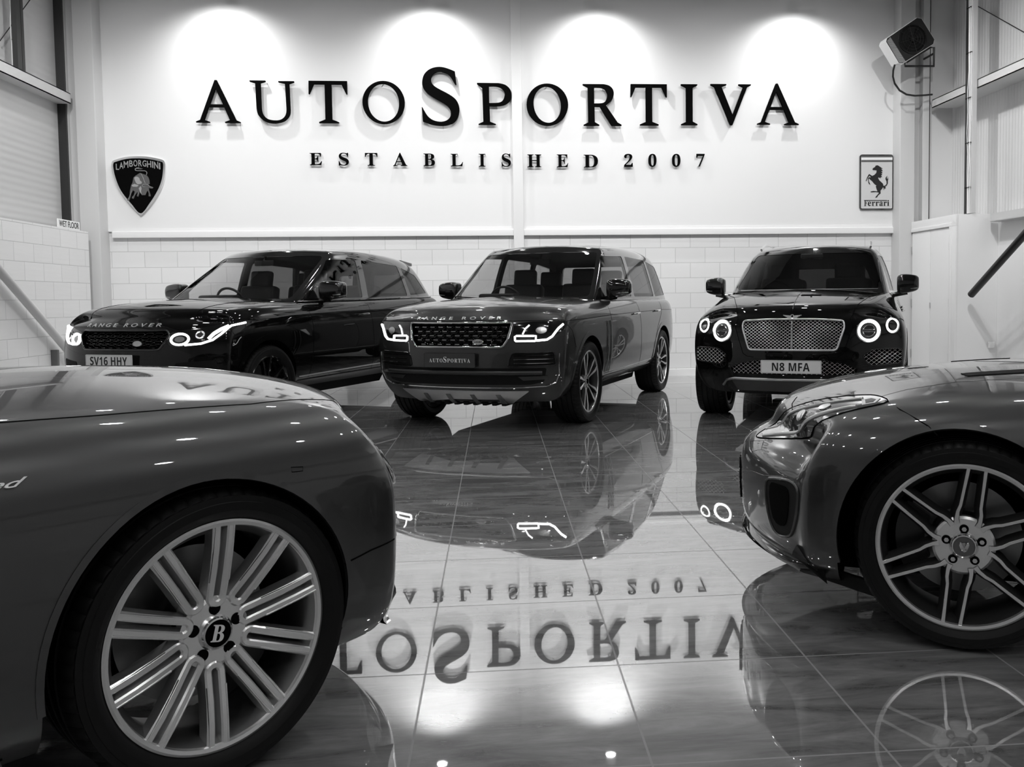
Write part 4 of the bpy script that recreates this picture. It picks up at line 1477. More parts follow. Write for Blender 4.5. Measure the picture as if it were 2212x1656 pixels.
    # headlamps
    for s in (1, -1):
        H = [(.52, .965), (.66, .982), (.80, .985), (.95, .985), (.945, .92), (.87, .865), (.80, .805), (.56, .790), (.51, .81)]
        H = [(s * u, v) for u, v in H]
        hl = link('headlamp', patch(round_poly(H, .02), cx, .003, .012, .05), 'gloss', t)
        def strip(pts, r, m, nm, closed=False):
            pp = ppath([(s * u, v) for u, v in pts], cx, .008, .02, closed)
            link(nm, tube_mesh(pp, r, closed, 8), m, hl)
        strip([(.545, .812), (.705, .812), (.71, .817), (.71, .856), (.55, .858), (.535, .85), (.538, .817)], .0085, 'lamp', 'daylight_ring', True)
        strip([(.715, .815), (.80, .822), (.84, .85), (.885, .92), (.92, .955)], .0095, 'lamp', 'daylight_strip')
        strip([(.60, .872), (.62, .92), (.65, .95)], .007, 'lamp2', 'inner_strip')
        link('projector', patch([(s * u, v) for u, v in ellipse(.75, .905, .045, .03, 20)], cx, .007, .01, .05), 'reflector', hl)
        link('projector_glass', patch([(s * u, v) for u, v in ellipse(.625, .835, .05, .012, 20)], cx, .006, .01, .05), 'graphite', hl)
    # bumper
    number_plate(t, .925, .645, '', dark=True, w=.50, h=.125, y=-.05)
    li = link('lower_intake', patch(lower, cx, .003, .012, .08), 'dark', t)
    bm = bmesh.new()
    add_tube(bm, ppath([(-.76, .535), (0, .535), (.76, .535)], cx, .018, .05), .020, 8)
    link('intake_bar', finish(bm, 50), 'graphite', li)
    for s in (1, -1):
        U = round_poly([(s * .52, .705), (s * .86, .712), (s * .875, .60), (s * .48, .585), (s * .49, .66)], .02)
        ui = link('side_intake', patch(U, cx, .003, .012, .06), 'dark', t)
        link('intake_frame', tube_mesh(ppath(U, cx, .005, .04, True), .006, True, 6), 'gloss', ui)
        for z in (.615, .65, .685):
            link('intake_blade', tube_mesh(ppath([(s * .53, z), (s * .85, z + .003)], cx, .008, .05), .005, False, 6), 'chrome' if z < .67 else 'gloss', ui)
        link('intake_trim', tube_mesh(ppath([(s * .90, .70), (s * .895, .52), (s * .86, .44), (s * .78, .41)], cx, .004, .03), .006, False, 6), 'chrome', ui)
        link('fog_lamp', patch([(s * u, v) for u, v in [(.56, .50), (.80, .505), (.80, .475), (.60, .465)]], cx, .010, .02, .05), 'graphite', t)
    link('bumper_trim', tube_mesh(ppath([(-.78, .41), (-.5, .400), (0, .398), (.5, .400), (.78, .41)], cx, .006, .04), .007, False, 6), 'chrome', t)
    sk = [(-.62, .375), (.62, .375), (.50, .27), (-.50, .27)]
    sko = link('skid_plate', patch(round_poly([(-.64, .375), (.64, .375), (.46, .255), (-.46, .255)], .02), cx, .016, .03, .05), 'satin', t)
    for y in (-.36, -.12, .12, .36):
        link('skid_rib', patch([(y - .018, .34), (y + .022, .34), (y + .055, .262), (y + .010, .262)], cx, .022, .012, .05), 'alloyd', sko)
    bm = bmesh.new()
    for k in range(-4, 5):
        y = k * .095
        add_prism(bm, [(y - .030, .25), (y + .030, .25), (y + .018, .222), (y - .018, .222)], 'x', .30, .72)
    link('undertray', finish(bm, 0), 'dark', t)
    # flanks
    for s in (1, -1):
        c = caster(bvh, 'y', s)
        for x in (0, -2.92):
            arch_lip(t, bvh, x, .40, .430, .475, 'p_grey', s, -8, 188, .004, .012)
        sill = patch([(-.50, .33), (-2.42, .33), (-2.42, .40), (-.50, .40)], c, .010, .02, .1)
        link('sill_trim', sill, 'p_grey', t)
        gap(c, [(-.52, .425), (-2.4, .445)], t, 'sill_strip', .005, .001, m='chrome')
        gap(c, [(-.66, 1.12), (-.70, .95), (-.68, .60), (-.66, .42)], t)
        gap(c, [(-1.80, 1.15), (-1.84, .9), (-1.86, .42)], t)
        gap(c, [(-2.90, 1.15), (-2.86, 1.0), (-2.62, .82), (-2.46, .62), (-2.42, .45)], t)
        gap(c, [(.62, .985), (0, .995), (-.66, 1.01), (-1.8, 1.02), (-2.9, 1.03), (-3.6, 1.02)], t, 'shoulder_line', .0028, -.001)
        gap(c, [(.58, .95), (.50, .90), (.42, .74)], t)
        for k in range(4):
            x = -.515 - k * .050
            link('side_vent', tube_mesh(ppath([(x, .955), (x - .004, .70), (x + .012, .44)], c, .004, .05), .006, False, 6), 'chrome' if k % 2 == 0 else 'satin', t)
            link('side_vent_slot', patch([(x - .034, .95), (x - .010, .95), (x + .0, .445), (x - .022, .445)], c, .002, .008, .1), 'void', t)
        door_handle(t, bvh, s, -1.66, 1.005, 'chrome')
        door_handle(t, bvh, s, -2.62, 1.02, 'chrome')
        gap(c, [(.0, 1.135)], t) if False else None
        link('window_trim', tube_mesh(ppath([(-.60, 1.150), (-1.8, 1.160), (-2.9, 1.165), (-3.6, 1.165)], c, .006, .08), .009, False, 6), 'gloss', t)
        door_mirror(t, s, -.93, s * .865, 1.275, .25)
        wiper(t, cx, gb, s)
        # clamshell bonnet line
    gap(cx, [(-.95, .992), (-.5, .990), (0, .990), (.5, .990), (.95, .992)], t, 'bonnet_gap', .003, 0)
    for s in (1, -1):
        gap(cz, [(.60, s * .62), (.2, s * .60), (-.3, s * .64)], t, 'bonnet_crease', .002, -.001, m='p_grey')
    underbody(t, 2.92)
    place(t, .0157, 8.7974, -114.34)
    return t, bvh, gb
def tube_mesh(pts, r, closed=False, seg=8):
    bm = bmesh.new()
    add_tube(bm, pts, r, seg, closed)
    return finish(bm, 45)
def wiper(t, cx, gb, s):
    c = caster(gb, 'x')
    y0 = -.35 if s > 0 else .40
    pts = ppath([(y0, 1.185), (y0 - .30, 1.20), (y0 - .55 if s > 0 else y0 - .6, 1.215)], c, .012, .06)
    link('wiper', tube_mesh(pts, .006, False, 6), 'dark', t)
M['glass_mid'] = glass('grey_tinted_glass', .62)
car_mid()
# ------------------------------------------------------------------ left car: black sporty SUV
def car_left():
    t = thing('suv', 'glossy black SUV with lit headlamps and white number plate, parked at the left', 'car')
    p = dict(xs=[.86, .82, .62, .28, -.12, -.50, -1.2, -2.0, -2.75, -3.30, -3.65, -3.84, -3.90],
             zk=[[.28, .28, .28, .29, .31, .33, .33, .33, .33, .33, .35, .40, .42], .44, .63, .79,
                 [.95, .96, .98, 1.01, 1.03, 1.05, 1.06, 1.075, 1.09, 1.10, 1.10, 1.08, 1.06],
                 [1.01, 1.03, 1.065, 1.10, 1.12, 1.13, 1.15, 1.165, 1.18, 1.19, 1.19, 1.17, 1.13],
                 [1.03, 1.06, 1.105, 1.145, 1.17, 1.18, 1.195, 1.21, 1.225, 1.235, 1.23, 1.20, 1.16]],
             wk=[.86, .945, .975, .985, .97, .93, .865],
             wf=[.95, .97, .985, 1, 1, .995, .99, 1, 1, .985, .96, .93, .91],
             fx=[-.10, -.02, 0, -.015, -.05, -.10, -.18], rx=[.10, .02, 0, .02, .04, .10, .16],
             crown=[.02, .03, .045, .055, .06, .06, .03, .02, .02, .02, .02, .01, 0],
             bend=[.30, .26, .13, .04, 0, 0, 0, 0, 0, 0, -.05, -.14, -.20])
    sp = suv_spec(p)
    sp['arches'] = [(0, .435, .40), (-2.92, .435, .40)]
    G = round_poly([(-.47, .945), (.47, .945), (.50, .90), (.42, .775), (-.42, .775), (-.50, .90)], .03)
    sp['cuts'] = [(G, 'x', .66, 1.2)]
    body, bvh = car_shell(t, sp, 'p_black')
    cx, cz = caster(bvh, 'x'), caster(bvh, 'z')
    for s in (1, -1):
        put_wheel(t, 'rs', 0, s * .84, s, .392, .285, .28, spin=.5)
        put_wheel(t, 'rs', -2.92, s * .84, s, .392, .285, .28, spin=.2)
    g = dict(fr=[0, .05, .3, .55, .8, .95, 1], z=[1.10, 1.20, 1.46, 1.67, 1.74], xf=[-.33, -.46, -.88, -1.20, -1.30], xr=[-3.86, -3.80, -3.62, -3.46, -3.30],
             w=[.89, .875, .82, .76, .70], wf=[.93, .955, 1, 1, .97, .91, .87], crown=[.02, .035, .05, .05, .04, .02, .01], bend=[.18, .16, .03, 0, -.03, -.08, -.11],
             zdrop=[0, 0, .015, .0, -.025, -.06, -.08],
             screen=round_poly([(-.75, 1.215), (.75, 1.215), (.66, 1.68), (-.66, 1.68)], .05), screen_to=-1.95,
             rearscreen=round_poly([(-.60, 1.28), (.60, 1.28), (.50, 1.52), (-.50, 1.52)], .05), rear_to=-3.3,
             windows=[round_poly([(-.82, 1.215), (-1.80, 1.22), (-1.84, 1.65), (-1.34, 1.635)], .03), round_poly([(-1.92, 1.22), (-2.88, 1.24), (-2.78, 1.61), (-1.95, 1.65)], .03),
                      round_poly([(-2.97, 1.245), (-3.50, 1.275), (-3.26, 1.50), (-2.87, 1.59)], .03)])
    gb = greenhouse(t, g, 'gloss', 'glass', 'privacy')
    cabin(t, -.52, 1.19)
    fr_ = link('grille', patch(G, lambda u, v: (lambda q: (q[0] - Vector((.05, 0, 0)), q[1]))(cx(u, v)), 0, .01, .2), 'void', t)
    link('grille_surround', tube_mesh(ppath(G, cx, .002, .03, True), .009, True), 'gloss', fr_)
    bm = bmesh.new()
    for r_ in range(4):
        zc = .805 + r_ * .037
        for c_ in range(-6, 7):
            yc = c_ * .088 + (.044 if r_ % 2 else 0)
            if abs(yc) > .41 + (zc - .78) * .55: continue
            a, b = .040, .013
            P = [(yc - a, zc), (yc - a * .62, zc + b), (yc + a * .62, zc + b), (yc + a, zc), (yc + a * .62, zc - b), (yc - a * .62, zc - b)]
            add_tube(bm, ppath(P, cx, -.016, .05, True), .0035, 5, closed=True)
    link('grille_mesh', finish(bm, 30), 'gloss', fr_)
    E_ = ellipse(.21, .83, .045, .022, 24)
    link('oval_emblem', patch(E_, cx, .004, .012, .05), 'satin', fr_)
    link('emblem_rim', tube_mesh(ppath(E_, cx, .005, .05, True), .0025, True, 6), 'chrome', fr_)
    text_on(t, cx, 'RANGE ROVER', -.45, .40, .975, 1.005, 'mesh', 'bonnet_lettering', .006, spacing=1.6, offset=.012)
    for s in (1, -1):
        H = [(.50, .925), (.60, .945), (.74, .965), (.86, .99), (.965, 1.02), (.96, .985), (.92, .905), (.86, .855), (.78, .815), (.56, .795), (.50, .815), (.485, .86)]
        H = [(s * u, v) for u, v in H]
        hl = link('headlamp', patch(round_poly(H, .015), cx, .003, .012, .05), 'gloss', t)
        def strip(pts, r, m, nm, closed=False):
            link(nm, tube_mesh(ppath([(s * u, v) for u, v in pts], cx, .008, .02, closed), r, closed, 8), m, hl)
        strip(ellipse(.585, .865, .070, .047, 24), .010, 'lamp', 'daylight_ring', True)
        strip([(.63, .815), (.75, .825), (.83, .855), (.88, .905), (.92, .955), (.955, 1.0)], .009, 'lamp', 'daylight_strip')
        strip([(.80, .865), (.83, .91), (.87, .945), (.925, .975)], .014, 'lamp', 'inner_strip')
        link('projector', patch([(s * u, v) for u, v in ellipse(.585, .865, .04, .024, 20)], cx, .008, .01, .05), 'reflector', hl)
        link('projector', patch([(s * u, v) for u, v in ellipse(.735, .90, .034, .034, 24)], cx, .012, .02, .05), 'reflector', hl)
        link('projector_glass', patch([(s * u, v) for u, v in ellipse(.735, .90, .022, .022, 24)], cx, .014, .01, .05), 'graphite', hl)
        U = round_poly([(s * .56, .66), (s * .86, .68), (s * .88, .54), (s * .52, .50)], .02)
        link('side_intake', patch(U, cx, .003, .012, .06), 'dark', t)
    number_plate(t, .885, .68, 'SV16 HHY', y=-.05)
    L_ = round_poly([(-.50, .56), (.50, .56), (.46, .44), (-.46, .44)], .03)
    link('lower_intake', patch(L_, cx, .003, .012, .08), 'dark', t)
    for s in (1, -1):
        c = caster(bvh, 'y', s)
        for x in (0, -2.92):
            arch_lip(t, bvh, x, .40, .430, .478, 'p_black', s, -8, 188, .006, .014)
        link('sill_trim', patch([(-.48, .40), (-2.44, .42), (-2.44, .345), (-.48, .335)], c, .012, .02, .1), 'alloyd', t)
        gap(c, [(-.50, .44), (-2.42, .47)], t, 'sill_strip', .007, .004, m='mesh')
        gap(c, [(-.66, 1.12), (-.70, .95), (-.68, .60), (-.66, .42)], t)
        gap(c, [(-1.80, 1.15), (-1.84, .9), (-1.86, .42)], t)
        gap(c, [(-2.90, 1.17), (-2.86, 1.0), (-2.62, .82), (-2.46, .62), (-2.42, .45)], t)
        gap(c, [(.3, 1.02), (-.66, 1.045), (-1.8, 1.065), (-2.9, 1.08), (-3.6, 1.08)], t, 'shoulder_line', .0028, -.001)
        V_ = round_poly([(-.30, .96), (-.62, .975), (-.66, .93), (-.66, .84), (-.60, .84)], .01)
        sv = link('side_vent', patch(V_, c, .003, .01, .06), 'dark', t)
        link('vent_blade', patch([(-.46, .905), (-.55, .91), (-.62, .855), (-.60, .85)], c, .010, .006, .04), 'satin', sv)
        door_handle(t, bvh, s, -1.66, 1.035, 'gloss')
        door_handle(t, bvh, s, -2.66, 1.05, 'gloss')
        link('window_trim', tube_mesh(ppath([(-.60, 1.175), (-1.8, 1.19), (-2.9, 1.21), (-3.5, 1.22)], c, .006, .08), .009, False, 6), 'gloss', t)
        door_mirror(t, s, -1.0, s * .885, 1.29, .26)
        wiper(t, cx, gb, s)
        gap(cz, [(.55, s * .60), (.2, s * .62), (-.30, s * .70)], t, 'bonnet_gap', .003, 0)
    gap(cx, [(-.90, .935), (-.5, .928), (0, .925), (.5, .928), (.90, .935)], t, 'bonnet_gap', .003, 0)
    # roof spoiler
    bm = bmesh.new()
    add_box(bm, (-3.30, 0, 1.662), (.30, 1.22, .045), Matrix.Rotation(R(-6), 3, 'Y'), bevel=.015)
    link('roof_spoiler', finish(bm, 40), 'gloss', t)
    underbody(t, 2.92)
    place(t, *POSE['left'])
    return t
# ------------------------------------------------------------------ right car: black SUV with mesh grille
def mesh_pattern(bm, outline, cast, step, r, off, ang=R(38), mi=0):
    """two families of crossing wires clipped to an outline"""
    P = [Vector(p) for p in outline]
    n = len(P)
    for sg in (1, -1):
        d = Vector((math.cos(ang), sg * math.sin(ang)))
        nr = Vector((-d.y, d.x))
        vals = [p.dot(nr) for p in P]
        k = math.ceil(min(vals) / step)
        while k * step < max(vals):
            c = k * step
            hits = []
            for i in range(n):
                a, b = P[i].dot(nr) - c, P[(i + 1) % n].dot(nr) - c
                if a * b < 0:
                    q = P[i].lerp(P[(i + 1) % n], a / (a - b))
                    hits.append(q.dot(d))
            hits.sort()
            for j in range(0, len(hits) - 1, 2):
                A, B = nr * c + d * hits[j], nr * c + d * hits[j + 1]
                if (B - A).length > .01:
                    add_tube(bm, ppath([A, B], cast, off, .08), r, 4, mi=mi)
            k += 1
def car_right():
    t = thing('suv', 'glossy black SUV with chrome mesh grille and four round lamps, parked at the right', 'car')
    p = dict(xs=[.92, .88, .68, .35, .0, -.45, -1.1, -2.0, -2.8, -3.4, -3.85, -4.08, -4.14],
             zk=[[.28, .28, .28, .29, .30, .32, .32, .32, .32, .32, .34, .38, .42], .42, .58, .74,
                 [.88, .89, .91, .93, .96, .98, 1.0, 1.02, 1.04, 1.04, 1.02, 1.0, .98],
                 [.97, .985, 1.005, 1.03, 1.065, 1.10, 1.12, 1.13, 1.15, 1.16, 1.14, 1.11, 1.07],
                 [1.01, 1.035, 1.07, 1.11, 1.155, 1.195, 1.205, 1.205, 1.21, 1.21, 1.19, 1.15, 1.11]],
             wk=[.87, .955, .985, .99, .975, .91, .72],
             wf=[.93, .95, .98, 1, 1, .985, .98, .99, 1, .99, .97, .93, .90],
             fx=[-.10, -.02, 0, -.01, -.03, -.06, -.11], rx=[.10, .02, 0, .02, .05, .10, .16],
             crown=[.015, .03, .05, .06, .065, .065, .03, .02, .02, .02, .02, .01, 0],
             bend=[.36, .32, .17, .05, 0, 0, 0, 0, 0, 0, -.05, -.14, -.20], bp=2.8)
    sp = suv_spec(p)
    # the top ring is wider behind the bonnet
    for i, w in enumerate(sp['w'][6]):
        sp['w'][6][i] = [.70, .71, .73, .76, .80, .85, .87, .87, .87, .86, .84, .80, .78][i]
    sp['arches'] = [(0, .44, .40), (-2.995, .44, .40)]
    G = round_poly([(-.44, .955), (-.2, .970), (.2, .970), (.44, .955), (.45, .90), (.385, .695), (-.385, .695), (-.45, .90)], .03)
    SG = [round_poly([(s * .935, .70), (s * .70, .705), (s * .60, .64), (s * .66, .555), (s * .935, .57)], .03) for s in (1, -1)]
    LG = round_poly([(-.46, .57), (-.30, .60), (.30, .60), (.46, .57), (.66, .475), (-.66, .475)], .02)
    sp['cuts'] = [(G, 'x', .74, 1.3), (LG, 'x', .80, 1.3)] + [(q, 'x', .40, 1.3) for q in SG]
    body, bvh = car_shell(t, sp, 'p_black')
    cx, cz = caster(bvh, 'x'), caster(bvh, 'z')
    for s in (1, -1):
        put_wheel(t, 'be', 0, s * .84, s, .385, .285, .29, spin=.5)
        put_wheel(t, 'be', -2.995, s * .84, s, .385, .285, .29, spin=.2)
    g = dict(fr=[0, .05, .3, .55, .8, .95, 1], z=[1.10, 1.22, 1.45, 1.65, 1.725], xf=[-.36, -.52, -.95, -1.30, -1.46], xr=[-4.05, -3.98, -3.80, -3.62, -3.46],
             w=[.89, .87, .81, .74, .65], wf=[.93, .955, 1, 1, .98, .93, .9], crown=[.02, .04, .055, .055, .04, .02, .01], bend=[.20, .18, .03, 0, -.03, -.08, -.11],
             zdrop=[0, 0, .02, .02, 0, -.03, -.05],
             screen=round_poly([(-.76, 1.25), (.76, 1.25), (.63, 1.655), (-.63, 1.655)], .05), screen_to=-2.0,
             rearscreen=round_poly([(-.62, 1.26), (.62, 1.26), (.52, 1.54), (-.52, 1.54)], .05), rear_to=-3.5,
             windows=[round_poly([(-.90, 1.225), (-1.80, 1.23), (-1.84, 1.625), (-1.48, 1.62)], .03), round_poly([(-1.92, 1.23), (-2.90, 1.24), (-2.84, 1.615), (-1.95, 1.63)], .03),
                      round_poly([(-2.99, 1.245), (-3.62, 1.27), (-3.36, 1.50), (-2.92, 1.60)], .03)])
    gb = greenhouse(t, g, 'gloss', 'glass_dark', 'privacy')
    cabin(t, -.56, 1.20)
    def sunk(d): return lambda u, v: (lambda q: (q[0] - Vector((d, 0, 0)), q[1]))(cx(u, v))
    gr = link('grille', patch(G, sunk(.05), 0, .01, .2), 'void', t)
    link('grille_surround', tube_mesh(ppath(G, cx, .004, .03, True), .009, True), 'mesh', gr)
    bm = bmesh.new()
    mesh_pattern(bm, G, cx, .0225, .0019, -.004)
    link('grille_mesh', finish(bm, 60), 'mesh', gr)
    link('grille_bar', tube_mesh(ppath([(0, .955), (0, .685)], cx, .006, .03), .0045), 'chrome', gr)
    for s, q in zip((1, -1), SG):
        a = link('side_grille', patch(q, sunk(.04), 0, .01, .2), 'void', t)
        link('grille_surround', tube_mesh(ppath(q, cx, .001, .03, True), .005, True), 'gloss', a)
        bm = bmesh.new()
        mesh_pattern(bm, q, cx, .027, .0015, -.004)
        link('grille_mesh', finish(bm, 60), 'mesh', a)
    a = link('lower_grille', patch(LG, sunk(.04), 0, .01, .2), 'void', t)
    bm = bmesh.new()
    mesh_pattern(bm, LG, cx, .027, .0015, -.004)
    link('grille_mesh', finish(bm, 60), 'mesh', a)
    for s in (1, -1):
        for (yy, zz, ro, ri, nm) in ((.65, .862, .100, .066, 'headlamp'), (.85, .905, .068, .040, 'indicator_lamp')):
            rx = ro if nm == 'headlamp' else ro * .85
            E1 = [(s * u, v) for u, v in ellipse(yy, zz, rx, ro, 40)]
            h = link(nm, patch(E1, cx, .004, .014, .04), 'gloss', t)
            link('chrome_ring', tube_mesh(ppath(E1, cx, .004, .03, True), .005, True, 6), 'chrome', h)
            k = .80
            R1 = ring_outline(s * yy, zz, rx * .72, rx * .90, 0, 2 * PI - .02, 44)
            R1 = [(s * yy + (u - s * yy), zz + (v - zz) * ro / rx) for u, v in R1]
            link('light_ring', patch(R1, cx, .009, .01, .2), 'lamp', h)
            if nm == 'headlamp':
                link('reflector_bowl', patch([(s * u, v) for u, v in ellipse(yy, zz, rx * .63, ro * .63, 32)], cx, .006, .01, .05), 'alloyd', h)
                for a0, a1 in ((R(12), R(168)), (R(192), R(348))):
                    o = [(s * yy + rx * .48 * math.cos(a0 + (a1 - a0) * q / 16), zz + ro * .48 * math.sin(a0 + (a1 - a0) * q / 16)) for q in range(17)]
                    link('projector', patch(o, cx, .010, .01, .05), 'graphite', h)
                    link('projector_rim', tube_mesh(ppath(o, cx, .011, .03, True), .003, True, 6), 'chrome', h)
            else:
                link('projector', patch([(s * u, v) for u, v in ellipse(yy, zz, rx * .5, ro * .5, 24)], cx, .010, .014, .05), 'gloss', h)
        link('door_step', None, None, t) if False else None
    number_plate(t, .955, .548, 'N8 MFA', h=.118, w=.53)
    link('skid_trim', tube_mesh(ppath([(-.64, .36), (-.60, .41), (-.52, .430), (0, .430), (.52, .430), (.60, .41), (.64, .36)], cx, .012, .04), .013, False, 8), 'satin', t)
    link('skid_plate', patch(round_poly([(-.56, .42), (.56, .42), (.50, .315), (-.50, .315)], .02), cx, .006, .02, .05), 'graphite', t)
    # winged ornament
    bm = bmesh.new()
    for s in (1, -1):
        for k in range(4):
            c0 = cx(s * .012, 1.0 - k * .005)[0]
            add_tube(bm, ppath([(s * .008, .995 - k * .006), (s * (.080 - k * .012), 1.002 - k * .007)], cx, .008, .02), .0035, 5)
    add_tube(bm, ppath(ellipse(0, .988, .014, .018, 16), cx, .010, .03, True), .003, 5, closed=True)
    link('winged_emblem', finish(bm, 40), 'mesh', t)
    for s in (1, -1):
        c = caster(bvh, 'y', s)
        for x in (0, -2.995):
            arch_lip(t, bvh, x, .40, .435, .465, 'p_black', s, -8, 188, .004, .012)
        gap(cx, [(s * .50, .975), (s * .52, .90), (s * .44, .66), (s * .40, .635), (s * .34, .628)], t, 'bumper_gap', .003, 0)
        gap(cz, [(.75, s * .50), (.4, s * .58), (0, s * .66), (-.36, s * .78)], t, 'bonnet_gap', .003, 0)
        gap(c, [(-.70, 1.10), (-.74, .9), (-.70, .45)], t)
        gap(c, [(-1.84, 1.12), (-1.88, .8), (-1.88, .42)], t)
        gap(c, [(-2.96, 1.15), (-2.9, 1.0), (-2.68, .82), (-2.5, .6)], t)
        gap(c, [(-.66, .50), (-2.46, .50)], t, 'sill_strip', .006, .003, m='chrome')
        link('window_trim', tube_mesh(ppath([(-.62, 1.18), (-1.84, 1.185), (-2.9, 1.195), (-3.6, 1.20)], c, .006, .08), .009, False, 6), 'chrome', t)
        door_handle(t, bvh, s, -1.70, 1.0, 'chrome')
        door_handle(t, bvh, s, -2.72, 1.02, 'chrome')
        door_mirror(t, s, -.82, s * .895, 1.285, .215)
        wiper(t, cx, gb, s)
        rc = caster(gb, 'z')
        P = ppath([(-1.72, s * .60), (-2.2, s * .60), (-3.0, s * .585), (-3.35, s * .57)], rc, .055, .2)
        P[0] = P[0] - Vector((-.03, 0, .05)); P[-1] = P[-1] - Vector((.03, 0, .05))
        link('roof_rail', tube_mesh(P, .013, False, 8), 'chrome', t)
    gap(cz, [(.80, 0), (.4, 0), (0, 0), (-.30, 0)], t, 'bonnet_crease', .004, -.001, m='p_black')
    underbody(t, 2.995)
    place(t, *POSE['right'])
    return t
M['glass_dark'] = glass('dark_tinted_glass', .40)
POSE = {'left': (-3.005, 8.94, -113.4), 'right': (3.022, 8.584, -114.68)}
car_left()
car_right()
# ------------------------------------------------------------------ foreground coupe, left edge
def car_gt():
    t = thing('coupe', 'dark grey coupe with silver twin-spoke wheel, filling the left foreground', 'car')
    n = 15
    p = dict(xs=[.90, .87, .76, .50, .12, -.25, -.65, -1.1, -1.7, -2.3, -2.75, -3.2, -3.6, -3.84, -3.92],
             zk=[.17, .25, .42, .60,
                 [.66, .67, .70, .73, .745, .75, .75, .76, .77, .79, .80, .79, .76, .74, .72],
                 [.73, .755, .795, .83, .845, .855, .86, .86, .87, .90, .915, .90, .87, .84, .80],
                 [.775, .81, .850, .885, .905, .918, .935, .93, .94, .965, .98, .96, .93, .88, .84]],
             wk=[.84, .935, .965, .972, .958, .90, .80],
             wf=[.93, .95, .975, 1, 1, .99, .975, .965, .965, .985, 1, .99, .965, .93, .91],
             fx=[-.06, .0, -.01, -.01, -.02, -.05, -.11], rx=[.08, 0, 0, 0, .02, .08, .14],
             crown=[.02, .035, .055, .075, .085, .085, .07, .03, .02, .02, .02, .02, .01, .01, 0],
             bend=[.32, .30, .22, .09, .01, 0, 0, 0, 0, 0, 0, -.02, -.08, -.2, -.28], bp=2.7)
    sp = suv_spec(p)
    sp['levels'] = 4
    sp['arches'] = [(-.022, .383, .372), (-2.746, .390, .372)]
    sp['well'] = .60
    body, bvh = car_shell(t, sp, 'p_gt')
    cx, cz = caster(bvh, 'x'), caster(bvh, 'z')
    for s in (1, -1):
        put_wheel(t, 'gt', 0, s * .815, s, .363, .283, .275, spin=0)
        put_wheel(t, 'gt', -2.746, s * .815, s, .363, .283, .275, spin=.4)
    g = dict(fr=[0, .06, .3, .5, .75, .92, 1], z=[.86, .93, 1.12, 1.30, 1.36], xf=[-.62, -.78, -1.12, -1.42, -1.58], xr=[-3.6, -3.5, -3.1, -2.75, -2.45],
             w=[.84, .82, .74, .65, .56], wf=[.93, .95, 1, 1, .96, .86, .8], crown=[.02, .035, .05, .05, .04, .02, .01], bend=[.2, .18, .03, 0, -.06, -.14, -.18],
             screen=round_poly([(-.68, .96), (.68, .96), (.55, 1.30), (-.55, 1.30)], .05), screen_to=-1.95,
             windows=[round_poly([(-1.12, .955), (-2.3, .97), (-2.25, 1.26), (-1.66, 1.27)], .04), round_poly([(-2.34, .97), (-2.95, 1.0), (-2.62, 1.21), (-2.30, 1.25)], .03)])
    gb = greenhouse(t, g, 'p_gt', 'glass', 'glass')
    cabin(t, -.9, .93, rows=((-1.85, .36),))
    for s in (1, -1):
        c = caster(bvh, 'y', s)
        arch_lip(t, bvh, -.022, .372, .3815, .398, 'p_gt', s, -14, 190, .003, .012)
        arch_lip(t, bvh, -2.746, .372, .388, .406, 'p_gt', s, -10, 192, .003, .012)
        # bonnet line, wing to bumper line, door
        gap(cz, [(.66, s * .60), (.45, s * .70), (.2, s * .755), (-.2, s * .765), (-.62, s * .76)], t, 'bonnet_gap', .0022, -.0006)
        gap(c, [(.345, .465), (.44, .481), (.60, .490)], t, 'bumper_gap', .0026, 0)
        gap(c, [(.20, .752), (.235, .748), (.232, .738), (.20, .740)], t, 'washer_flap', .0014, -.0004, True)
        gap(c, [(-.80, .90), (-.86, .70), (-.84, .45), (-.78, .25)], t, 'door_gap')
        gap(c, [(-2.1, .92), (-2.2, .7), (-2.18, .3)], t, 'door_gap')
        link('sill_trim', patch([(-.47, .165), (-2.26, .165), (-2.26, .235), (-.47, .215)], c, .012, .02, .1), 'p_gt', t)
        gap(c, [(-.47, .225), (-2.26, .245)], t, 'sill_gap', .003, .001)
        # headlamps: one large, one small round lamp in the corner
        for yy, zz, rr in ((.47, .66, .095), (.72, .665, .068)):
            E1 = [(s * u, v) for u, v in ellipse(yy, zz, rr, rr * .92, 32)]
            h = link('headlamp', patch(E1, cx, .004, .014, .04), 'lens_solid', t)
            link('chrome_ring', tube_mesh(ppath(E1, cx, .005, .03, True), .006, True, 8), 'chrome', h)
            link('projector', patch([(s * u, v) for u, v in ellipse(yy, zz, rr * .5, rr * .46, 24)], cx, .010, .012, .05), 'graphite', h)
        door_mirror(t, s, -1.0, s * .84, 1.02, .22, 'p_gt')
        door_handle(t, bvh, s, -1.95, .74, 'chrome')
        # winged script on the front wing
        text_on(t, c, 'Speed', *((-.575, -.405) if s < 0 else (-.405, -.575)), .797, .820, 'mesh', 'wing_script', .005, shear=.6)
    # the bumper lip, flaring out under the nose
    def lipz(s):
        P = []
        for k in range(19):
            y = .925 * k / 18
            q, nn = cx(s * y, .24)
            P.append(q)
        return P
    bm = bmesh.new()
    left, right = lipz(1), lipz(-1)
    row = left[::-1] + right[1:]
    sec = [(-.01, .11), (.002, .07), (.010, .045), (.017, .025), (.018, .010), (.006, -.012), (-.03, -.035), (-.09, -.045)]
    rings = []
    for i, q in enumerate(row):
        a, b = row[max(0, i - 1)], row[min(len(row) - 1, i + 1)]
        d = (b - a); d.z = 0; d.normalize()
        o = Vector((d.y, -d.x, 0))
        if o.x < 0 and abs(o.x) > .1: o = -o
        if o.dot(Vector((1, 0, 0)) * .5 + Vector((0, q.y, 0))) < 0: o = -o
        rings.append([bm.verts.new(q + o * u + Vector((0, 0, v))) for u, v in sec])
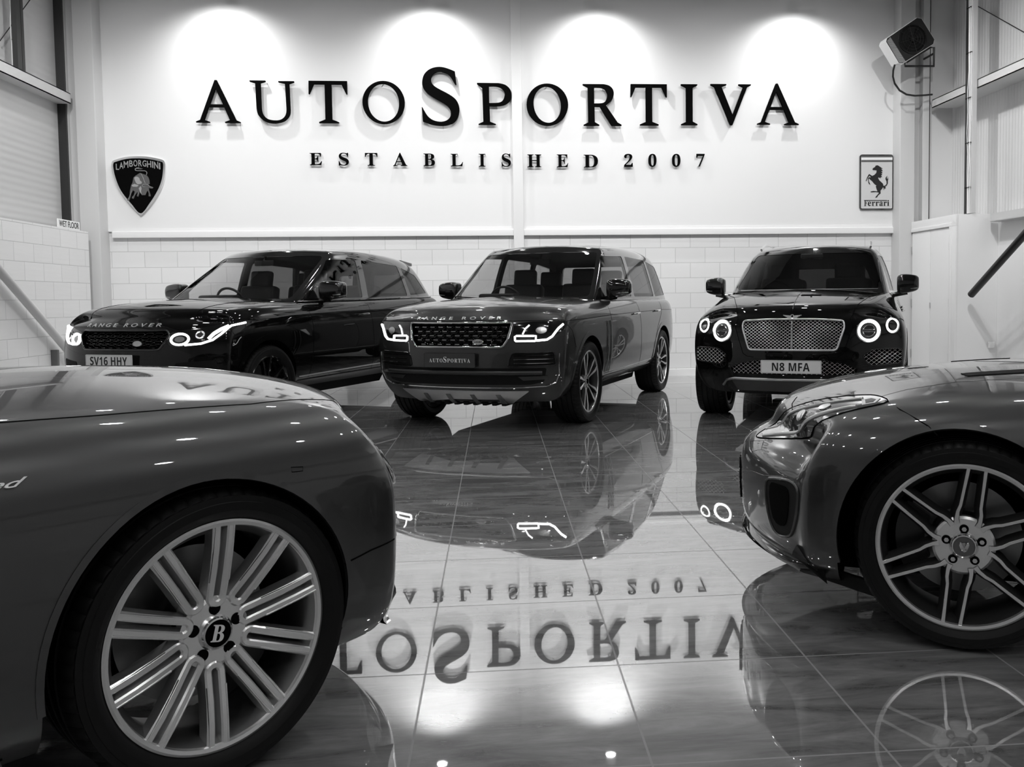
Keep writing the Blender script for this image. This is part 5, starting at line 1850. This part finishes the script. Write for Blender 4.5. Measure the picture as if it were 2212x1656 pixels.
    for i in range(len(rings) - 1):
        for k in range(len(sec) - 1):
            bm.faces.new((rings[i][k], rings[i][k + 1], rings[i + 1][k + 1], rings[i + 1][k]))
    link('front_lip', finish(bm, 50), 'p_gt', t)
    G = round_poly([(-.36, .60), (.36, .60), (.30, .36), (-.30, .36)], .04)
    gr = link('grille', patch(G, cx, .004, .012, .08), 'void', t)
    link('grille_surround', tube_mesh(ppath(G, cx, .006, .04, True), .010, True), 'chrome', gr)
    bm = bmesh.new()
    mesh_pattern(bm, G, cx, .030, .0024, .006)
    link('grille_mesh', finish(bm, 60), 'graphite', gr)
    link('lower_intake', patch(round_poly([(-.66, .33), (.66, .33), (.60, .23), (-.60, .23)], .02), cx, .003, .012, .08), 'dark', t)
    place(t, *POSE['gt'])
    return t, bvh
M['lens_solid'] = mat('lamp_bowl', .55, .1, .8, coat=1)
# ------------------------------------------------------------------ foreground convertible, right edge
def car_jag():
    t = thing('sports_car', 'charcoal sports car with black and silver six-spoke wheel, right foreground', 'car')
    p = dict(xs=[.88, .85, .75, .50, .14, -.20, -.60, -1.05, -1.6, -2.2, -2.62, -3.0, -3.35, -3.55, -3.62],
             zk=[.15, .22, .36, .50,
                 [.56, .575, .61, .64, .66, .67, .67, .67, .68, .70, .71, .70, .68, .66, .64],
                 [.60, .62, .675, .725, .757, .775, .775, .78, .79, .83, .85, .84, .80, .76, .72],
                 [.62, .648, .705, .768, .812, .840, .860, .875, .88, .90, .91, .89, .86, .82, .77]],
             wk=[.82, .925, .955, .962, .955, .895, .79],
             wf=[.85, .88, .93, .98, 1, .985, .965, .955, .96, .99, 1, .99, .965, .93, .91],
             fx=[-.08, -.01, 0, 0, -.02, -.07, -.13], rx=[.08, 0, 0, 0, .02, .08, .14],
             crown=[.01, .02, .035, .05, .06, .065, .06, .03, .02, .02, .02, .02, .01, .01, 0],
             bend=[.32, .31, .24, .11, .01, 0, 0, 0, 0, 0, 0, -.02, -.08, -.2, -.28], bp=2.0)
    sp = suv_spec(p)
    sp['levels'] = 4
    sp['arches'] = [(.018, .388, .352), (-2.622, .388, .352)]
    sp['well'] = .58
    body, bvh = car_shell(t, sp, 'p_jag')
    cx, cz = caster(bvh, 'x'), caster(bvh, 'z')
    for s in (1, -1):
        put_wheel(t, 'jag', 0, s * .80, s, .348, .274, .26, spin=0)
        put_wheel(t, 'jag', -2.622, s * .80, s, .348, .274, .26, spin=.4)
    g = dict(fr=[0, .06, .3, .5, .75, .92, 1], z=[.80, .86, 1.04, 1.20, 1.26], xf=[-.70, -.86, -1.18, -1.46, -1.6], xr=[-3.3, -3.2, -2.8, -2.45, -2.2],
             w=[.80, .78, .70, .60, .50], wf=[.93, .95, 1, 1, .92, .8, .72], crown=[.02, .035, .05, .05, .04, .02, .01], bend=[.2, .18, .03, 0, -.06, -.14, -.18],
             screen=round_poly([(-.64, .90), (.64, .90), (.50, 1.20), (-.50, 1.20)], .05), screen_to=-1.95,
             windows=[round_poly([(-1.15, .885), (-2.2, .90), (-2.1, 1.16), (-1.66, 1.17)], .04)])
    gb = greenhouse(t, g, 'gloss', 'glass', 'glass')
    cabin(t, -.95, .87, rows=((-1.75, .36),))
    for s in (1, -1):
        c = caster(bvh, 'y', s)
        arch_lip(t, bvh, .018, .352, .3865, .402, 'p_jag', s, -14, 190, .002, .01)
        arch_lip(t, bvh, -2.622, .352, .382, .398, 'p_jag', s, -10, 192, .002, .01)
        jag_details(t, bvh, cx, cz, c, s)
        door_mirror(t, s, -1.05, s * .82, .93, .2, 'gloss')
        gap(c, [(-.95, .80), (-1.0, .6), (-.95, .25)], t, 'door_gap')
        link('sill_trim', patch([(-.45, .14), (-2.16, .14), (-2.16, .20), (-.45, .20)], c, .012, .02, .1), 'gloss', t)
    place(t, *POSE['jag'])
    return t, bvh
def jag_details(t, bvh, cx, cz, c, s):
    near = lambda p: bvh.find_nearest(Vector(p))
    fr = frame_of((.42, .42 * s, .80))
    oc = caster(bvh, fr)
    def ob(P): return to_frame(fr, [(a, b * s, d) for a, b, d in P])
    # slim swept headlamp on the shoulder of the wing
    top = smooth_poly(ob([(.775, .27, .597), (.735, .23, .63), (.675, .29, .68), (.585, .40, .737), (.463, .485, .783), (.352, .545, .804), (.284, .60, .81), (.241, .71, .801),
                          (.317, .74, .781), (.44, .715, .735), (.541, .59, .68), (.64, .47, .622), (.70, .40, .60), (.75, .33, .592)]), 3)
    hl = link('headlamp', patch(top, oc, .0015, .010, .03), 'lamp_dark', t)
    link('lamp_seal', tube_mesh(ppath(top, oc, .001, .03, True), .0028, True, 6), 'void', hl)
    def strip(pts, r, m, nm):
        link(nm, tube_mesh(ppath(smooth_poly(ob(pts), 4, False), oc, .003, .02), r, False, 8), m, hl)
    strip([(.738, .25, .626), (.622, .40, .705), (.51, .525, .751), (.386, .60, .785), (.33, .625, .799)], .006, 'satin', 'lamp_brow')
    strip([(.734, .335, .601), (.632, .44, .644), (.52, .585, .70), (.42, .68, .75), (.349, .71, .778)], .008, 'mesh', 'daylight_strip')
    link('reflector_bowl', patch(smooth_poly(ob([(.75, .28, .605), (.71, .28, .64), (.658, .34, .67), (.61, .42, .69), (.63, .44, .655), (.70, .365, .611)]), 3), oc, .004, .006, .03), 'reflector', hl)
    for q in ((.56, .51, .715), (.465, .59, .755)):
        u, v = ob([q])[0]
        link('projector', patch(ellipse(u, v, .030, .020, 20), oc, .006, .01, .03), 'reflector', hl)
    link('indicator_box', patch(ob([(.335, .635, .797), (.300, .625, .806), (.268, .665, .804), (.285, .712, .793), (.330, .712, .785)]), oc, .004, .008, .03), 'mesh', hl)
    link('indicator_pocket', patch(ob([(.322, .650, .797), (.300, .645, .803), (.283, .672, .801), (.292, .700, .795), (.318, .700, .790)]), oc, .005, .004, .03), 'graphite', hl)
    # bumper intake
    I = [(s * .633, .474), (s * .677, .495), (s * .766, .509), (s * .817, .505), (s * .842, .479), (s * .832, .401), (s * .79, .321), (s * .741, .292), (s * .678, .287), (s * .646, .331), (s * .633, .41)]
    a = link('bumper_intake', patch(smooth_poly(I, 3), cx, .003, .012, .03), 'dark', t)
    link('intake_rim', tube_mesh(ppath(smooth_poly(I, 3), cx, .003, .04, True), .006, True, 8), 'p_jag', a)
    J = [(s * .665, .465), (s * .72, .482), (s * .785, .475), (s * .785, .40), (s * .75, .335), (s * .68, .345)]
    link('intake_duct', patch(smooth_poly(J, 3), cx, .006, .008, .03), 'void', a)
    # shut lines
    P = [near(q)[0] for q in [(.250, s * .70, .803), (.201, s * .804, .785), (.149, s * .861, .762), (.113, s * .888, .743), (.085, s * .91, .715)]]
    link('bonnet_gap', tube_mesh(P, .0028, False, 6), 'void', t)
    gap(cz, [(.262, s * .62), (.18, s * .56), (.0, s * .50), (-.3, s * .50)], t, 'bonnet_crease', .002, -.001, m='p_jag')
    gap(cz, [(.607, s * .243), (.619, s * .322), (.61, s * .395)], t, 'bumper_gap', .0024, -.0003)
    gap(cx, [(s * .308, .447), (s * .478, .478), (s * .602, .487), (s * .762, .519)], t, 'bumper_crease', .003, -.0016, m='p_jag')
    gap(cx, [(s * .285, .569), (s * .401, .591), (s * .477, .569), (s * .414, .546)], t, 'washer_flap', .0014, -.0004, True)
    # bonnet louvre
    lv = link('bonnet_vent', patch([(u, s * v) for u, v in [(-.02, .33), (-.26, .31), (-.27, .39), (-.04, .40)]], cz, .003, .010, .04), 'dark', t)
    # splitter blade
    P = []
    for k in range(15):
        y = .90 * k / 14
        q, nn = cx(s * y, .20)
        P.append(q)
    bm = bmesh.new()
    sec = [(-.02, .030), (.008, .022), (.030, .004), (.034, -.006), (.020, -.014), (-.05, -.018)]
    rings = []
    for i, q in enumerate(P):
        a_, b_ = P[max(0, i - 1)], P[min(len(P) - 1, i + 1)]
        d = (b_ - a_); d.z = 0; d.normalize()
        o = Vector((d.y, -d.x, 0)) * s
        if o.x < 0 and abs(o.x) > .05: o = -o
        rings.append([bm.verts.new(q + o * u + Vector((0, 0, v - .012))) for u, v in sec])
    for i in range(len(rings) - 1):
        for k in range(len(sec)):
            bm.faces.new((rings[i][k], rings[i][(k + 1) % len(sec)], rings[i + 1][(k + 1) % len(sec)], rings[i + 1][k]))
    bm.faces.new(rings[-1]); bm.faces.new(rings[0][::-1])
    link('splitter', finish(bm, 40), 'gloss', t)
    bm = bmesh.new()
    q = cx(s * .80, .20)[0]
    add_box(bm, (q.x - .14, s * .80, .165), (.25, .02, .05), Matrix.Rotation(s * R(-38), 3, 'Z'), bevel=.006)
    link('air_deflector', finish(bm, 30), 'dark', t)
    if s > 0:
        G = round_poly([(-.24, .47), (.24, .47), (.22, .30), (-.22, .30)], .06)
        gr = link('grille', patch(G, cx, .004, .012, .08), 'void', t)
        bm = bmesh.new()
        mesh_pattern(bm, G, cx, .035, .003, .006)
        link('grille_mesh', finish(bm, 60), 'gloss', gr)
        link('nose_badge', patch(ellipse(0, .54, .035, .03, 24), cx, .004, .01, .05), 'chrome', t)
M['lamp_dark'] = mat('lamp_housing', .05, .08, coat=1)
_gw, _jw = (-.683, 2.221), (1.527, 2.765)
def pose_from_wheel(w, deg, yl):
    a = R(deg)
    return (w[0] + math.sin(a) * yl, w[1] - math.cos(a) * yl, deg)
POSE['gt'] = pose_from_wheel(_gw, 45, -.94)
POSE['jag'] = pose_from_wheel(_jw, 155, .92)
car_gt()
car_jag()
